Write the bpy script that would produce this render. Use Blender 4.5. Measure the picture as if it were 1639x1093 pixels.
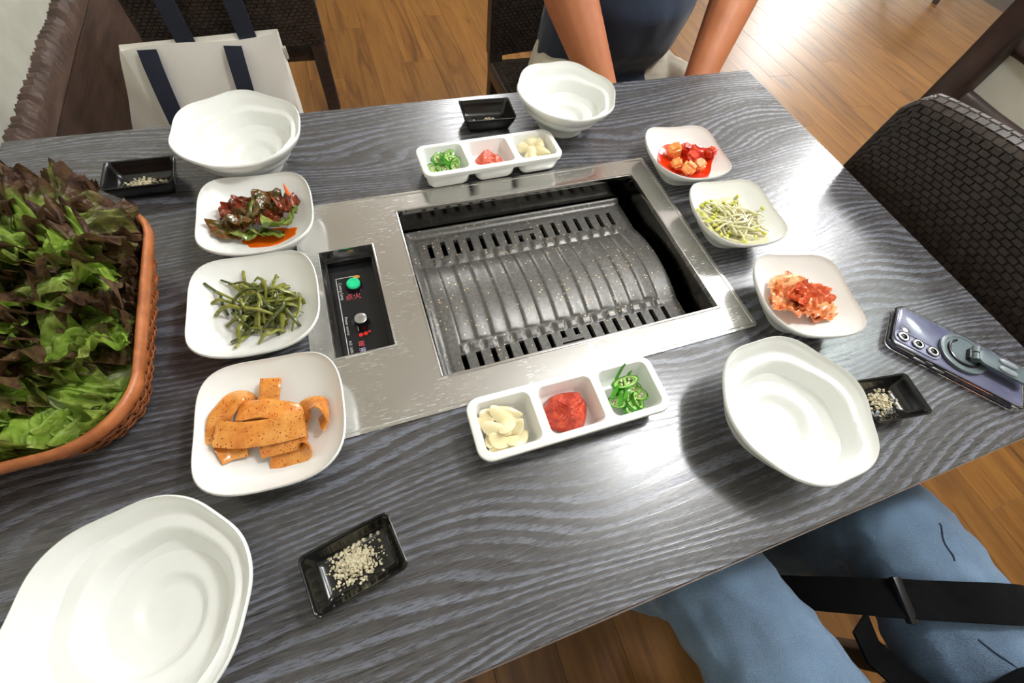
import bpy, bmesh, math, random
from math import sin, cos, pi, radians, sqrt, atan2
from mathutils import Vector, Matrix, Euler, noise

# ------------------------------------------------------------------ scene, camera, lights
C = bpy.context.scene.collection
for o in list(bpy.data.objects):
    bpy.data.objects.remove(o, do_unlink=True)
T = 0.75                      # table top height above the floor
CEIL = 2.40
sc = bpy.context.scene
cam = bpy.data.cameras.new('camera')
cam.sensor_width = 36.0
cam.lens = 684.304 * 36.0 / 1639.0
cam.clip_start = 0.02
cam_ob = bpy.data.objects.new('camera', cam)
C.objects.link(cam_ob)
cam_ob.location = (-0.2210, -0.3358, 0.4488 + T)
cam_ob.rotation_euler = (0.5160, -0.1001, -0.3242)
sc.camera = cam_ob

world = bpy.data.worlds.new('world')
sc.world = world
world.use_nodes = True
world.node_tree.nodes['Background'].inputs[0].default_value = (0.9, 0.95, 1.0, 1)
world.node_tree.nodes['Background'].inputs[1].default_value = 0.05

def lamp(name, loc, power, radius, color=(0.975, 0.985, 1.0)):
    l = bpy.data.lights.new(name, 'POINT')
    l.shadow_soft_size = radius
    l.energy = power
    l.color = color
    o = bpy.data.objects.new(name, l)
    C.objects.link(o)
    o.location = loc
    return o
lamp('ceiling_lamp', (0.80, -0.04, CEIL - 0.20), 54, 0.085)
lamp('ceiling_lamp', (2.20, 0.74, CEIL - 0.20), 50, 0.12)
lamp('ceiling_lamp', (2.00, 0.08, CEIL - 0.20), 16, 0.08, (0.86, 1.0, 0.98))
lamp('ceiling_lamp', (0.66, 2.65, CEIL - 0.20), 58, 0.12)
lamp('ceiling_lamp', (3.20, 1.40, CEIL - 0.20), 75, 0.14)
lamp('ceiling_lamp', (7.20, 6.10, CEIL - 0.20), 340, 0.22)
lamp('ceiling_lamp', (-0.50, -1.40, CEIL - 0.20), 4, 0.07)

sc.view_settings.view_transform = 'Standard'
sc.view_settings.look = 'None'
sc.view_settings.gamma = 1.0
sc.view_settings.use_curve_mapping = False
sc.view_settings.exposure = -0.12

# ------------------------------------------------------------------ helpers
def lin(c):
    def f(v):
        v = v / 255.0
        return v / 12.92 if v <= 0.04045 else ((v + 0.055) / 1.055) ** 2.4
    return (f(c[0]), f(c[1]), f(c[2]), 1.0)

class NT:
    """small node-tree writer"""
    def __init__(s, name):
        s.m = bpy.data.materials.new(name)
        s.m.use_nodes = True
        s.t = s.m.node_tree
        s.b = s.t.nodes['Principled BSDF']
    def n(s, typ, **kw):
        nd = s.t.nodes.new(typ)
        for k, v in kw.items():
            setattr(nd, k, v)
        return nd
    def l(s, a, b):
        s.t.links.new(a, b)
    def coords(s, scale=(1, 1, 1), rot=(0, 0, 0), src='Object'):
        tc = s.n('ShaderNodeTexCoord')
        mp = s.n('ShaderNodeMapping')
        mp.inputs['Scale'].default_value = scale
        mp.inputs['Rotation'].default_value = rot
        s.l(tc.outputs[src], mp.inputs['Vector'])
        return mp.outputs[0]
    def noise(s, vec, scale=5, detail=3, rough=0.5, dist=0.0):
        nd = s.n('ShaderNodeTexNoise')
        nd.inputs['Scale'].default_value = scale
        nd.inputs['Detail'].default_value = detail
        nd.inputs['Roughness'].default_value = rough
        nd.inputs['Distortion'].default_value = dist
        if vec is not None:
            s.l(vec, nd.inputs['Vector'])
        return nd.outputs['Fac']
    def ramp(s, fac, stops, interp='LINEAR'):
        nd = s.n('ShaderNodeValToRGB')
        cr = nd.color_ramp
        cr.interpolation = interp
        while len(cr.elements) < len(stops):
            cr.elements.new(0.5)
        for e, (p, c) in zip(cr.elements, stops):
            e.position = p
            e.color = c if len(c) == 4 else (*c, 1)
        s.l(fac, nd.inputs[0])
        return nd.outputs[0]
    def math(s, op, a, b=None, clamp=False):
        nd = s.n('ShaderNodeMath', operation=op)
        nd.use_clamp = clamp
        for i, v in enumerate((a, b)):
            if v is None:
                continue
            if isinstance(v, (int, float)):
                nd.inputs[i].default_value = v
            else:
                s.l(v, nd.inputs[i])
        return nd.outputs[0]
    def mix(s, fac, a, b):
        nd = s.n('ShaderNodeMix', data_type='RGBA')
        for sock, v in ((nd.inputs[0], fac), (nd.inputs[6], a), (nd.inputs[7], b)):
            if isinstance(v, (int, float)):
                sock.default_value = v
            elif isinstance(v, tuple):
                sock.default_value = v if len(v) == 4 else (*v, 1)
            else:
                s.l(v, sock)
        return nd.outputs[2]
    def bump(s, h, strength=0.3, dist=0.001):
        nd = s.n('ShaderNodeBump')
        nd.inputs['Strength'].default_value = strength
        nd.inputs['Distance'].default_value = dist
        s.l(h, nd.inputs['Height'])
        s.l(nd.outputs[0], s.b.inputs['Normal'])
    def set(s, **kw):
        names = dict(color='Base Color', rough='Roughness', metal='Metallic', spec='Specular IOR Level',
                     trans='Transmission Weight', sss='Subsurface Weight', coat='Coat Weight', ior='IOR',
                     emit='Emission Color', estr='Emission Strength', sheen='Sheen Weight')
        for k, v in kw.items():
            sock = s.b.inputs[names[k]]
            if isinstance(v, (int, float)):
                sock.default_value = v
            elif isinstance(v, tuple):
                sock.default_value = v if len(v) == 4 else (*v, 1)
            else:
                s.l(v, sock)
        return s

def simple(name, c1, c2=None, scale=40, rough=0.5, bump=0.0, bdist=0.001, bscale=None, stretch=(1, 1, 1), lo=0.35, hi=0.65, **kw):
    k = NT(name)
    v = k.coords(stretch)
    f = k.noise(v, scale, 4)
    k.set(color=k.ramp(f, [(lo, lin(c1)), (hi, lin(c2 or c1))]), rough=rough, **kw)
    if bump:
        h = k.noise(v, bscale or scale * 2, 4)
        k.bump(h, bump, bdist)
    return k.m

class MB:
    def __init__(s):
        s.v = []; s.f = []; s.mi = []
    def add(s, vs, fs, mi=0):
        o = len(s.v)
        s.v += [tuple(v) for v in vs]
        s.f += [tuple(i + o for i in f) for f in fs]
        s.mi += [mi] * len(fs)
        return o
    def box(s, c, d, rz=0, mi=0, M=None):
        x, y, z = d[0] / 2, d[1] / 2, d[2] / 2
        vs = [Vector((sx * x, sy * y, sz * z)) for sz in (-1, 1) for sy in (-1, 1) for sx in (-1, 1)]
        R = M if M is not None else Matrix.Rotation(rz, 3, 'Z')
        vs = [R @ v + Vector(c) for v in vs]
        s.add(vs, [(0, 2, 3, 1), (4, 5, 7, 6), (0, 1, 5, 4), (2, 6, 7, 3), (0, 4, 6, 2), (1, 3, 7, 5)], mi)
    def loft(s, loops, closed=True, cap0=True, cap1=True, mi=0):
        n = len(loops[0])
        o = len(s.v)
        for L in loops:
            s.v += [tuple(v) for v in L]
        fs = []
        m = n if closed else n - 1
        for a in range(len(loops) - 1):
            for i in range(m):
                j = (i + 1) % n
                fs.append((o + a * n + i, o + a * n + j, o + (a + 1) * n + j, o + (a + 1) * n + i))
        if cap0:
            fs.append(tuple(o + i for i in reversed(range(n))))
        if cap1:
            fs.append(tuple(o + (len(loops) - 1) * n + i for i in range(n)))
        s.f += fs
        s.mi += [mi] * len(fs)
    def tube(s, pts, r, n=10, mi=0, flat=1.0, cap=True, round_ends=False):
        pts = [Vector(p) for p in pts]
        rr = [r] * len(pts) if isinstance(r, (int, float)) else list(r)
        if round_ends:
            a, b = (pts[0] - pts[1]).normalized(), (pts[-1] - pts[-2]).normalized()
            r0, r1 = rr[0], rr[-1]
            pts = [pts[0] + a * r0 * 0.96, pts[0] + a * r0 * 0.7] + pts + [pts[-1] + b * r1 * 0.7, pts[-1] + b * r1 * 0.96]
            rr = [r0 * 0.25, r0 * 0.7] + rr + [r1 * 0.7, r1 * 0.25]
        loops = []
        up = None
        for i, p in enumerate(pts):
            t = (pts[min(i + 1, len(pts) - 1)] - pts[max(i - 1, 0)]).normalized()
            if up is None:
                up = Vector((0, 0, 1)) if abs(t.z) < 0.9 else Vector((0, 1, 0))
            x = t.cross(up).normalized()
            up = x.cross(t).normalized()
            loops.append([p + (x * cos(2 * pi * k / n) + up * (flat * sin(2 * pi * k / n))) * rr[i] for k in range(n)])
        s.loft(loops, cap0=cap, cap1=cap, mi=mi)
    def strip(s, pts, ups, w, th, mi=0):
        """flat band along pts; ups = normals"""
        loops = []
        pts = [Vector(p) for p in pts]
        ww = [w] * len(pts) if isinstance(w, (int, float)) else w
        for i, p in enumerate(pts):
            t = (pts[min(i + 1, len(pts) - 1)] - pts[max(i - 1, 0)]).normalized()
            u = Vector(ups[i] if isinstance(ups, list) else ups)
            x = t.cross(u).normalized()
            u = x.cross(t).normalized()
            a = ww[i] / 2
            loops.append([p + x * a - u * th / 2, p + x * a + u * th / 2, p - x * a + u * th / 2, p - x * a - u * th / 2])
        s.loft(loops, mi=mi)
    def grid(s, nu, nv, f, mi=0):
        vs = [f(i / (nu - 1), j / (nv - 1)) for j in range(nv) for i in range(nu)]
        fs = [(j * nu + i, j * nu + i + 1, (j + 1) * nu + i + 1, (j + 1) * nu + i) for j in range(nv - 1) for i in range(nu - 1)]
        return s.add(vs, fs, mi)
    def ball(s, c, r, n=12, m=8, mi=0, M=None):
        loops = []
        R = M or Matrix.Identity(3)
        for j in range(1, m):
            a = pi * j / m
            loops.append([Vector(c) + R @ Vector((r[0] * sin(a) * cos(2 * pi * i / n), r[1] * sin(a) * sin(2 * pi * i / n), -r[2] * cos(a))) for i in range(n)])
        s.loft(loops, mi=mi)
    def mesh(s, name, mats, smooth=True, fix=True):
        me = bpy.data.meshes.new(name)
        me.from_pydata(s.v, [], s.f)
        for m in (mats if isinstance(mats, (list, tuple)) else [mats]):
            me.materials.append(m)
        me.polygons.foreach_set('material_index', s.mi)
        if fix:
            bm = bmesh.new(); bm.from_mesh(me)
            bmesh.ops.recalc_face_normals(bm, faces=bm.faces)
            bm.to_mesh(me); bm.free()
        if smooth:
            me.polygons.foreach_set('use_smooth', [True] * len(me.polygons))
            try:
                me.set_sharp_from_angle(angle=radians(smooth if not isinstance(smooth, bool) else 42))
            except Exception:
                pass
        me.update()
        return me

def obj(name, mb, mats=None, parent=None, loc=(0, 0, 0), rot=(0, 0, 0), smooth=True, bevel=0, bseg=2, fix=True):
    me = mb.mesh(name, mats, smooth, fix) if isinstance(mb, MB) else mb
    if bevel:
        bm = bmesh.new(); bm.from_mesh(me)
        es = [e for e in bm.edges if len(e.link_faces) == 2 and e.calc_face_angle(0) > 0.6]
        bmesh.ops.bevel(bm, geom=es, offset=bevel, segments=bseg, affect='EDGES', profile=0.6, clamp_overlap=True)
        for f in bm.faces: f.smooth = True
        bm.to_mesh(me); bm.free()
        try: me.set_sharp_from_angle(angle=radians(35))
        except Exception: pass
    o = bpy.data.objects.new(name, me)
    C.objects.link(o)
    o.location = loc
    o.rotation_euler = rot
    if parent: o.parent = parent
    return o
def tag(o, label=None, cat=None, group=None, kind=None):
    if label: o['label'] = label
    if cat: o['category'] = cat
    if group: o['group'] = group
    if kind: o['kind'] = kind
    return o
def thing(name, label, cat, loc=(0, 0, 0), rz=0, group=None):
    o = bpy.data.objects.new(name, None)
    C.objects.link(o)
    o.empty_display_size = 0.05
    o.location = loc; o.rotation_euler = (0, 0, rz)
    return tag(o, label, cat, group)
def copy_tree(o, parent=None):
    c = o.copy(); C.objects.link(c)
    if parent: c.parent = parent
    for ch in list(o.children): copy_tree(ch, c)
    return c
def sub(o, name='subd', lv=1):
    m = o.modifiers.new(name, 'SUBSURF'); m.levels = lv; m.render_levels = lv
def rrect(hx, hy, r, n=5, z=0.0, cx=0, cy=0):
    L = []
    for (sx, sy, a0) in ((1, 1, 0), (-1, 1, 90), (-1, -1, 180), (1, -1, 270)):
        for k in range(n + 1):
            a = radians(a0 + 90 * k / n)
            L.append(Vector((cx + sx * (hx - r) + r * cos(a), cy + sy * (hy - r) + r * sin(a), z)))
    return L
def remesh(me, voxel, it=4):
    o = bpy.data.objects.new('tmp', me); C.objects.link(o)
    m = o.modifiers.new('r', 'REMESH'); m.mode = 'VOXEL'; m.voxel_size = voxel; m.use_smooth_shade = True
    s = o.modifiers.new('s', 'SMOOTH'); s.factor = 0.5; s.iterations = it
    bpy.context.view_layer.update()
    dg = bpy.context.evaluated_depsgraph_get()
    out = bpy.data.meshes.new_from_object(o.evaluated_get(dg))
    bpy.data.objects.remove(o, do_unlink=True)
    out.polygons.foreach_set('use_smooth', [True] * len(out.polygons))
    return out
def nz(x, y, z=0.0): return noise.noise(Vector((x, y, z)))
def sstep(a, b, x):
    t = min(1, max(0, (x - a) / (b - a))); return t * t * (3 - 2 * t)

# ------------------------------------------------------------------ materials
def mat_table():
    k = NT('dark_grain_laminate')
    v = k.coords((1, 1, 1))
    sx = k.n('ShaderNodeSeparateXYZ'); k.l(v, sx.inputs[0])
    low = k.noise(k.coords((1.6, 4.6, 1)), 1.5, 1.0, 0.3, 0.1)
    wob = k.noise(k.coords((5, 60, 1)), 1.0, 3.0, 0.6)
    h = k.math('ADD', k.math('MULTIPLY', sx.outputs[1], 105.0), k.math('MULTIPLY', low, 18.0))
    h = k.math('ADD', h, k.math('MULTIPLY', wob, 1.0))
    h2 = k.math('ADD', k.math('MULTIPLY', h, 0.37), k.math('MULTIPLY', k.noise(k.coords((4, 22, 1)), 1.0, 2.0, 0.5), 1.5))
    amp = k.ramp(k.math('PINGPONG', h2, 1.0), [(0.0, (0.25,) * 3), (0.5, (0.75,) * 3), (1.0, (1,) * 3)])
    fr = k.math('FRACT', h)
    line = k.ramp(fr, [(0.0, (0.9, 0.9, 0.9)), (0.26, (0.75, 0.75, 0.75)), (0.52, (0.05, 0.05, 0.05)), (0.90, (0, 0, 0)), (1.0, (0.9, 0.9, 0.9))])
    streak = k.noise(k.coords((85, 950, 1)), 1.0, 2.5, 0.65)
    streak2 = k.ramp(streak, [(0.38, (0.15, 0.15, 0.15)), (0.60, (1, 1, 1))])
    m = k.math('MULTIPLY', k.math('MULTIPLY', line, streak2), amp)
    big = k.noise(k.coords((2.0, 5.0, 1)), 1.0, 2)
    fib = k.noise(k.coords((42, 1300, 1)), 1.0, 3.0, 0.7)
    base = k.mix(k.ramp(fib, [(0.36, (0, 0, 0)), (0.62, (1, 1, 1))]), lin((38, 36, 36)), k.mix(big, lin((74, 71, 70)), lin((98, 96, 95))))
    col = k.mix(m, base, lin((122, 127, 142)))
    k.set(color=col, rough=k.ramp(m, [(0, (0.25,) * 3), (1, (0.36,) * 3)]), spec=0.75)
    hh = k.math('ADD', k.math('MULTIPLY', m, -1.0), k.math('MULTIPLY', streak, 0.6))
    k.bump(hh, 0.32, 0.0003)
    return k.m
def mat_steel(name='scratched_steel', base=(0.82, 0.81, 0.79), rough=0.17):
    k = NT(name)
    v = k.coords((1, 1, 1))
    sm = k.noise(v, 9, 4, 0.6)
    # short bright scratches: two rotated stretched noises
    s1 = k.noise(k.coords((70, 900, 1), (0, 0, 1.1)), 1.0, 2, 0.5)
    s2 = k.noise(k.coords((60, 800, 1), (0, 0, -0.6)), 1.0, 2, 0.5)
    a = k.ramp(s1, [(0.63, (0, 0, 0)), (0.69, (1, 1, 1))])
    b = k.ramp(s2, [(0.64, (0, 0, 0)), (0.70, (1, 1, 1))])
    sc_ = k.math('MAXIMUM', a, b)
    gate = k.ramp(k.noise(v, 14, 2), [(0.42, (0.1,) * 3), (0.62, (1,) * 3)])
    sc_ = k.math('MULTIPLY', sc_, gate)
    k.set(color=k.mix(sc_, k.mix(sm, tuple(c * 0.86 for c in base), base), (0.95, 0.94, 0.92)), metal=1.0,
          rough=k.math('ADD', k.math('MULTIPLY', sm, 0.10), k.math('ADD', k.math('MULTIPLY', sc_, 0.3), rough - 0.05)))
    k.bump(k.math('ADD', k.math('MULTIPLY', sc_, 1.0), k.math('MULTIPLY', sm, 0.4)), 0.10, 0.0006)
    return k.m
def mat_grill():
    k = NT('speckled_cast_coating')
    v = k.coords((1, 1, 1))
    vo = k.n('ShaderNodeTexVoronoi'); vo.inputs['Scale'].default_value = 230; k.l(v, vo.inputs['Vector'])
    dot = k.math('LESS_THAN', vo.outputs['Distance'], 0.27)
    cs = k.n('ShaderNodeSeparateColor'); k.l(vo.outputs['Color'], cs.inputs[0])
    dens = k.noise(v, 16, 2)
    gate = k.math('LESS_THAN', cs.outputs[0], k.math('MULTIPLY', k.ramp(dens, [(0.36, (0.05,) * 3), (0.66, (0.58,) * 3)]), 1.0))
    size = k.math('LESS_THAN', vo.outputs['Distance'], k.math('MULTIPLY', cs.outputs[1], 0.40))
    f = k.math('MULTIPLY', k.math('MULTIPLY', dot, gate), size)
    n = k.noise(v, 220, 2)
    base = k.ramp(n, [(0.3, lin((84, 82, 79))), (0.7, lin((106, 104, 100)))])
    dotc = k.mix(cs.outputs[2], lin((200, 160, 110)), lin((236, 214, 178)))
    k.set(color=k.mix(f, base, dotc), rough=0.38, metal=k.math('SUBTRACT', 0.35, k.math('MULTIPLY', f, 0.35)))
    k.bump(n, 0.12, 0.0004)
    return k.m
def mat_rattan():
    k = NT('dark_brown_rattan')
    v = k.coords((1, 1, 1))
    f = k.noise(v, 60, 3)
    k.set(color=k.ramp(f, [(0.3, lin((44, 36, 32))), (0.7, lin((68, 57, 51)))]), rough=0.36, spec=0.6)
    k.bump(k.noise(k.coords((1, 1, 1)), 600, 2), 0.15, 0.0005)
    return k.m
def mat_plank():
    k = NT('warm_wood_plank')
    oi = k.n('ShaderNodeObjectInfo')
    tc = k.n('ShaderNodeTexCoord'); mp = k.n('ShaderNodeMapping')
    mp.inputs['Scale'].default_value = (11, 0.9, 1)
    cb = k.n('ShaderNodeCombineXYZ'); k.l(k.math('MULTIPLY', oi.outputs['Random'], 40.0), cb.inputs[1])
    k.l(cb.outputs[0], mp.inputs['Location'])
    k.l(tc.outputs['Object'], mp.inputs['Vector'])
    g = k.noise(mp.outputs[0], 1.9, 6, 0.62, 1.1)
    col = k.ramp(g, [(0.25, lin((66, 36, 10))), (0.44, lin((122, 78, 30))), (0.62, lin((144, 98, 42))), (0.8, lin((100, 60, 22)))])
    val = k.n('ShaderNodeHueSaturation'); k.l(col, val.inputs['Color'])
    k.l(k.math('ADD', k.math('MULTIPLY', oi.outputs['Random'], 0.2), 0.80), val.inputs['Value'])
    k.set(color=val.outputs[0], rough=0.40)
    k.bump(g, 0.12, 0.001)
    return k.m
def mat_denim():
    k = NT('blue_denim')
    v = k.coords((1, 1, 1))
    f = k.noise(v, 9, 4)
    w = k.noise(k.coords((700, 700, 160)), 1, 2)
    col = k.ramp(f, [(0.3, lin((48, 70, 98))), (0.65, lin((98, 128, 160)))])
    k.set(color=k.mix(k.math('MULTIPLY', w, 0.5), col, lin((150, 172, 192))), rough=0.85, sheen=0.2)
    k.bump(k.math('ADD', w, k.math('MULTIPLY', k.noise(k.coords((16, 16, 16)), 1, 3), 5)), 0.5, 0.0022)
    return k.m
def mat_cloth(name, c1, c2, sc_=220, b=0.3):
    k = NT(name)
    v = k.coords((1, 1, 1))
    f = k.noise(v, 6, 3)
    w = k.noise(v, sc_, 2)
    k.set(color=k.mix(f, lin(c1), lin(c2)), rough=0.9, sheen=0.15)
    k.bump(k.math('ADD', w, k.math('MULTIPLY', f, 3)), b, 0.0015)
    return k.m
def mat_skin():
    k = NT('tanned_skin')
    v = k.coords((1, 1, 1))
    f = k.noise(v, 16, 4)
    k.set(color=k.ramp(f, [(0.3, lin((178, 106, 68))), (0.7, lin((200, 128, 86)))]), rough=0.5, sss=0.08)
    k.b.inputs['Subsurface Radius'].default_value = (0.01, 0.004, 0.002)
    k.bump(k.noise(v, 300, 2), 0.1, 0.0006)
    return k.m
def mat_white(name, c=(240, 240, 236), rough=0.22):
    k = NT(name)
    f = k.noise(k.coords((1, 1, 1)), 30, 2)
    k.set(color=k.mix(f, lin(c), lin(tuple(min(255, x + 4) for x in c))), rough=rough, spec=0.45)
    return k.m
def mat_lettuce():
    k = NT('red_leaf_lettuce')
    a = k.n('ShaderNodeAttribute', attribute_name='red')
    r = k.n('ShaderNodeAttribute', attribute_name='rib')
    v = k.coords((1, 1, 1))
    n = k.noise(v, 70, 4, 0.6)
    green = k.ramp(n, [(0.25, lin((88, 122, 36))), (0.5, lin((148, 180, 64))), (0.75, lin((196, 220, 120)))])
    dark = k.ramp(n, [(0.3, lin((56, 36, 30))), (0.52, lin((98, 70, 50))), (0.78, lin((126, 112, 62)))])
    col = k.mix(a.outputs['Fac'], green, dark)
    col = k.mix(r.outputs['Fac'], col, lin((196, 204, 160)))
    k.set(color=col, rough=0.46, spec=0.45)
    vo = k.n('ShaderNodeTexVoronoi'); vo.inputs['Scale'].default_value = 150; vo.feature = 'DISTANCE_TO_EDGE'; k.l(v, vo.inputs['Vector'])
    k.bump(k.math('ADD', vo.outputs['Distance'], k.math('MULTIPLY', n, 0.8)), 0.7, 0.0022)
    tr = k.n('ShaderNodeBsdfTranslucent'); k.l(col, tr.inputs[0])
    mx = k.n('ShaderNodeMixShader'); mx.inputs[0].default_value = 0.3
    k.l(k.b.outputs[0], mx.inputs[1]); k.l(tr.outputs[0], mx.inputs[2])
    k.l(mx.outputs[0], k.t.nodes['Material Output'].inputs[0])
    return k.m
def mat_food(name, cols, scale=120, rough=0.28, fleck=None, fscale=380, fth=0.16, bump=0.4, bd=0.001, sss=0.0, spec=0.6, bs=2.0):
    k = NT(name)
    v = k.coords((1, 1, 1))
    n = k.noise(v, scale, 4, 0.6)
    st = [(0.28 + 0.44 * i / max(1, len(cols) - 1), lin(c)) for i, c in enumerate(cols)]
    col = k.ramp(n, st)
    if fleck:
        vo = k.n('ShaderNodeTexVoronoi'); vo.inputs['Scale'].default_value = fscale; k.l(v, vo.inputs['Vector'])
        cs = k.n('ShaderNodeSeparateColor'); k.l(vo.outputs['Color'], cs.inputs[0])
        f = k.math('LESS_THAN', vo.outputs['Distance'], k.math('MULTIPLY', cs.outputs[0], fth * 2))
        col = k.mix(f, col, lin(fleck))
    k.set(color=col, rough=rough, spec=spec, sss=sss)
    k.b.inputs['Subsurface Radius'].default_value = (0.004, 0.002, 0.001)
    k.bump(k.noise(v, scale * bs, 3), bump, bd)
    return k.m
def flat(name, c, rough=0.5, **kw):
    k = NT(name)
    n = k.noise(k.coords((1, 1, 1)), 80, 2)
    k.set(color=k.mix(n, lin(c), lin(tuple(max(0, x - 6) for x in c))), rough=rough, **kw)
    return k.m

M = {}
M['table'] = mat_table()
M['steel'] = mat_steel()
M['rim'] = mat_steel('bright_steel_rim', (0.75, 0.74, 0.72), 0.16)
M['well'] = simple('dark_oiled_steel', (96, 95, 93), (120, 118, 115), 30, 0.16, metal=1.0)
M['grill'] = mat_grill()
M['black_plastic'] = simple('black_plastic', (16, 16, 17), (24, 24, 25), 50, 0.28)
M['matt_black'] = simple('matt_black_fabric', (4, 4, 5), (10, 10, 11), 90, 0.9, bump=0.3, spec=0.15)
M['black_glaze'] = simple('black_melamine', (15, 15, 15), (24, 23, 22), 60, 0.17, spec=0.6)
M['white'] = mat_white('white_melamine')
M['white_shiny'] = mat_white('white_glazed_melamine', (236, 237, 233), 0.16)
M['rattan'] = mat_rattan()
M['plank'] = mat_plank()
M['denim'] = mat_denim()
M['skin'] = mat_skin()
M['navy'] = mat_cloth('navy_jersey', (20, 30, 48), (32, 46, 68))
M['beige'] = mat_cloth('beige_cotton', (190, 180, 160), (214, 204, 186))
M['canvas'] = mat_cloth('cream_canvas', (244, 240, 230), (250, 247, 240), 320, 0.2)
M['webbing'] = mat_cloth('navy_webbing', (24, 28, 44), (36, 42, 60), 420, 0.3)
M['black_cloth'] = mat_cloth('black_knit', (12, 12, 13), (20, 20, 22))
M['hair'] = mat_cloth('black_hair', (14, 12, 11), (28, 24, 22), 300, 0.6)
M['plaster'] = simple('pale_plaster', (190, 190, 176), (208, 206, 192), 7, 0.75, bump=0.25, bdist=0.004, bscale=22)
M['darkwood'] = simple('rough_dark_timber', (44, 31, 26), (74, 55, 46), 9, 0.55, bump=0.4, bdist=0.003, bscale=30, stretch=(4, 0.6, 4))
M['darkwood_lit'] = simple('brown_timber_lit', (78, 62, 54), (104, 84, 74), 9, 0.5, bump=0.4, bdist=0.003, bscale=30, stretch=(4, 0.6, 4))  # lighter copy of the dark timber: light caught by the rail, put into its colour
M['log'] = simple('dark_varnished_log', (36, 26, 23), (62, 47, 42), 14, 0.32, bump=0.3, bdist=0.004, bscale=20)
M['lettuce'] = mat_lettuce()
M['wicker'] = simple('orange_brown_wicker', (150, 84, 44), (188, 114, 66), 60, 0.4, bump=0.3)
M['silver'] = simple('brushed_silver', (190, 190, 188), (214, 214, 212), 70, 0.28, metal=1.0)
M['ceiling'] = simple('painted_ceiling', (236, 236, 231), (242, 242, 237), 4, 0.8)

# ------------------------------------------------------------------ the room
def struct(name, mb, m, bevel=0, parent=None):
    return tag(obj(name, mb, m, parent, smooth=False, bevel=bevel), kind='structure')
b = MB(); b.box((3.5, 3.0, -0.045), (9.1, 11.2, 0.07)); floor = struct('floor', b, simple('floor_underlay', (58, 40, 26), (70, 48, 32), 10, 0.7))
rng = random.Random(4)
pm = MB(); pm.box((0, 0, -0.004), (0.1492, 1.1994, 0.010)); pme = pm.mesh('plank', M['plank'], False)
bm = bmesh.new(); bm.from_mesh(pme)
bmesh.ops.bevel(bm, geom=[e for e in bm.edges if all(v.co.z > 0 for v in e.verts)], offset=0.0006, segments=1, affect='EDGES')
bm.to_mesh(pme); bm.free()
for i in range(38):
    x = -0.875 + 0.15 * i
    off = (i * 0.43) % 1.2
    for j in range(-2, 4):
        y = j * 1.2 + off - 0.5
        if y < -1.7 or y > 4.2: continue
        if (x > 3.2 and y < -0.3) or (x > 4.6): continue
        o = bpy.data.objects.new('plank', pme); C.objects.link(o); o.location = (x, y, 0); o.parent = floor
b = MB(); b.box((3.5, 3.0, CEIL + 0.03), (9.1, 11.2, 0.06)); struct('ceiling', b, M['ceiling'])
b = MB(); b.box((-0.99, 3.0, 1.2), (0.06, 11.0, 2.4)); struct('wall_left', b, M['plaster'])
b = MB(); b.box((8.03, 3.0, 1.2), (0.06, 11.0, 2.4)); struct('wall_right', b, M['plaster'])
b = MB(); b.box((3.5, 8.53, 1.2), (9.0, 0.06, 2.4)); struct('wall_far', b, M['plaster'])
b = MB(); b.box((3.5, -2.53, 1.2), (9.0, 0.06, 2.4)); struct('wall_near', b, M['plaster'])
# rough timber rail along the left wall, with a ragged top edge, and the dark boards below it
b = MB()
r = random.Random(8)
loops = []
ny = 1500
for i in range(ny + 1):
    y = -2.4 + 6.8 * i / ny
    zt = T - 0.272 + 0.007 * nz(y * 3, 0.5) + 0.006 * nz(y * 40, 2.5) + r.choice((0, 0, 0, -0.004, 0.003, -0.008))
    zb = T - 0.350 + 0.006 * nz(y * 2.3, 7.5)
    xo = -0.925 + 0.004 * nz(y * 4, 3.3)
    loops.append([Vector((-0.96, y, zt)), Vector((xo - 0.012, y, zt + 0.002)), Vector((xo, y, zt - 0.014)), Vector((xo, y, zb + 0.01)), Vector((xo - 0.01, y, zb)), Vector((-0.96, y, zb))])
b.loft(loops); tag(obj('trim_1', b, M['darkwood_lit']), kind='structure')
b = MB()
b.box((-0.955, 1.0, (T - 0.35) / 2 + 0.0), (0.02, 6.8, T - 0.35)); bb = struct('baseboard_left', b, M['darkwood'])
b = MB(); b.box((-0.943, 1.0, (T - 0.355) / 2 + 0.002), (0.012, 6.7, T - 0.362)); obj('board', b, M['darkwood'], bb, bevel=0.003, smooth=False)

# ------------------------------------------------------------------ table
PX0, PX1, PY0, PY1 = -0.323, 0.227, -0.172, 0.169      # steel cover plate
tab = thing('dining_table', 'black ash-grained rectangular restaurant table with built-in charcoal roaster', 'table', (-0.045, -0.01, 0))
def tl(x, y, z): return Vector((x + 0.045, y + 0.01, z))
b = MB()
X0, X1, Y0, Y1, TH = -0.684, 0.594, -0.403, 0.384, 0.034
def ring(x0, x1, y0, y1, z): return [tl(x0, y0, z), tl(x1, y0, z), tl(x1, y1, z), tl(x0, y1, z)]
bv = 0.0012
hx0, hx1, hy0, hy1 = PX0 + 0.012, PX1 - 0.012, PY0 + 0.012, PY1 - 0.012
b.loft([ring(hx0, hx1, hy0, hy1, T - TH), ring(hx0, hx1, hy0, hy1, T), ring(X0 + bv, X1 - bv, Y0 + bv, Y1 - bv, T),
        ring(X0, X1, Y0, Y1, T - bv), ring(X0, X1, Y0, Y1, T - TH), ring(hx0, hx1, hy0, hy1, T - TH)], cap0=False, cap1=False)
top = obj('tabletop', b, M['table'], tab, smooth=20)
b = MB()
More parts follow.
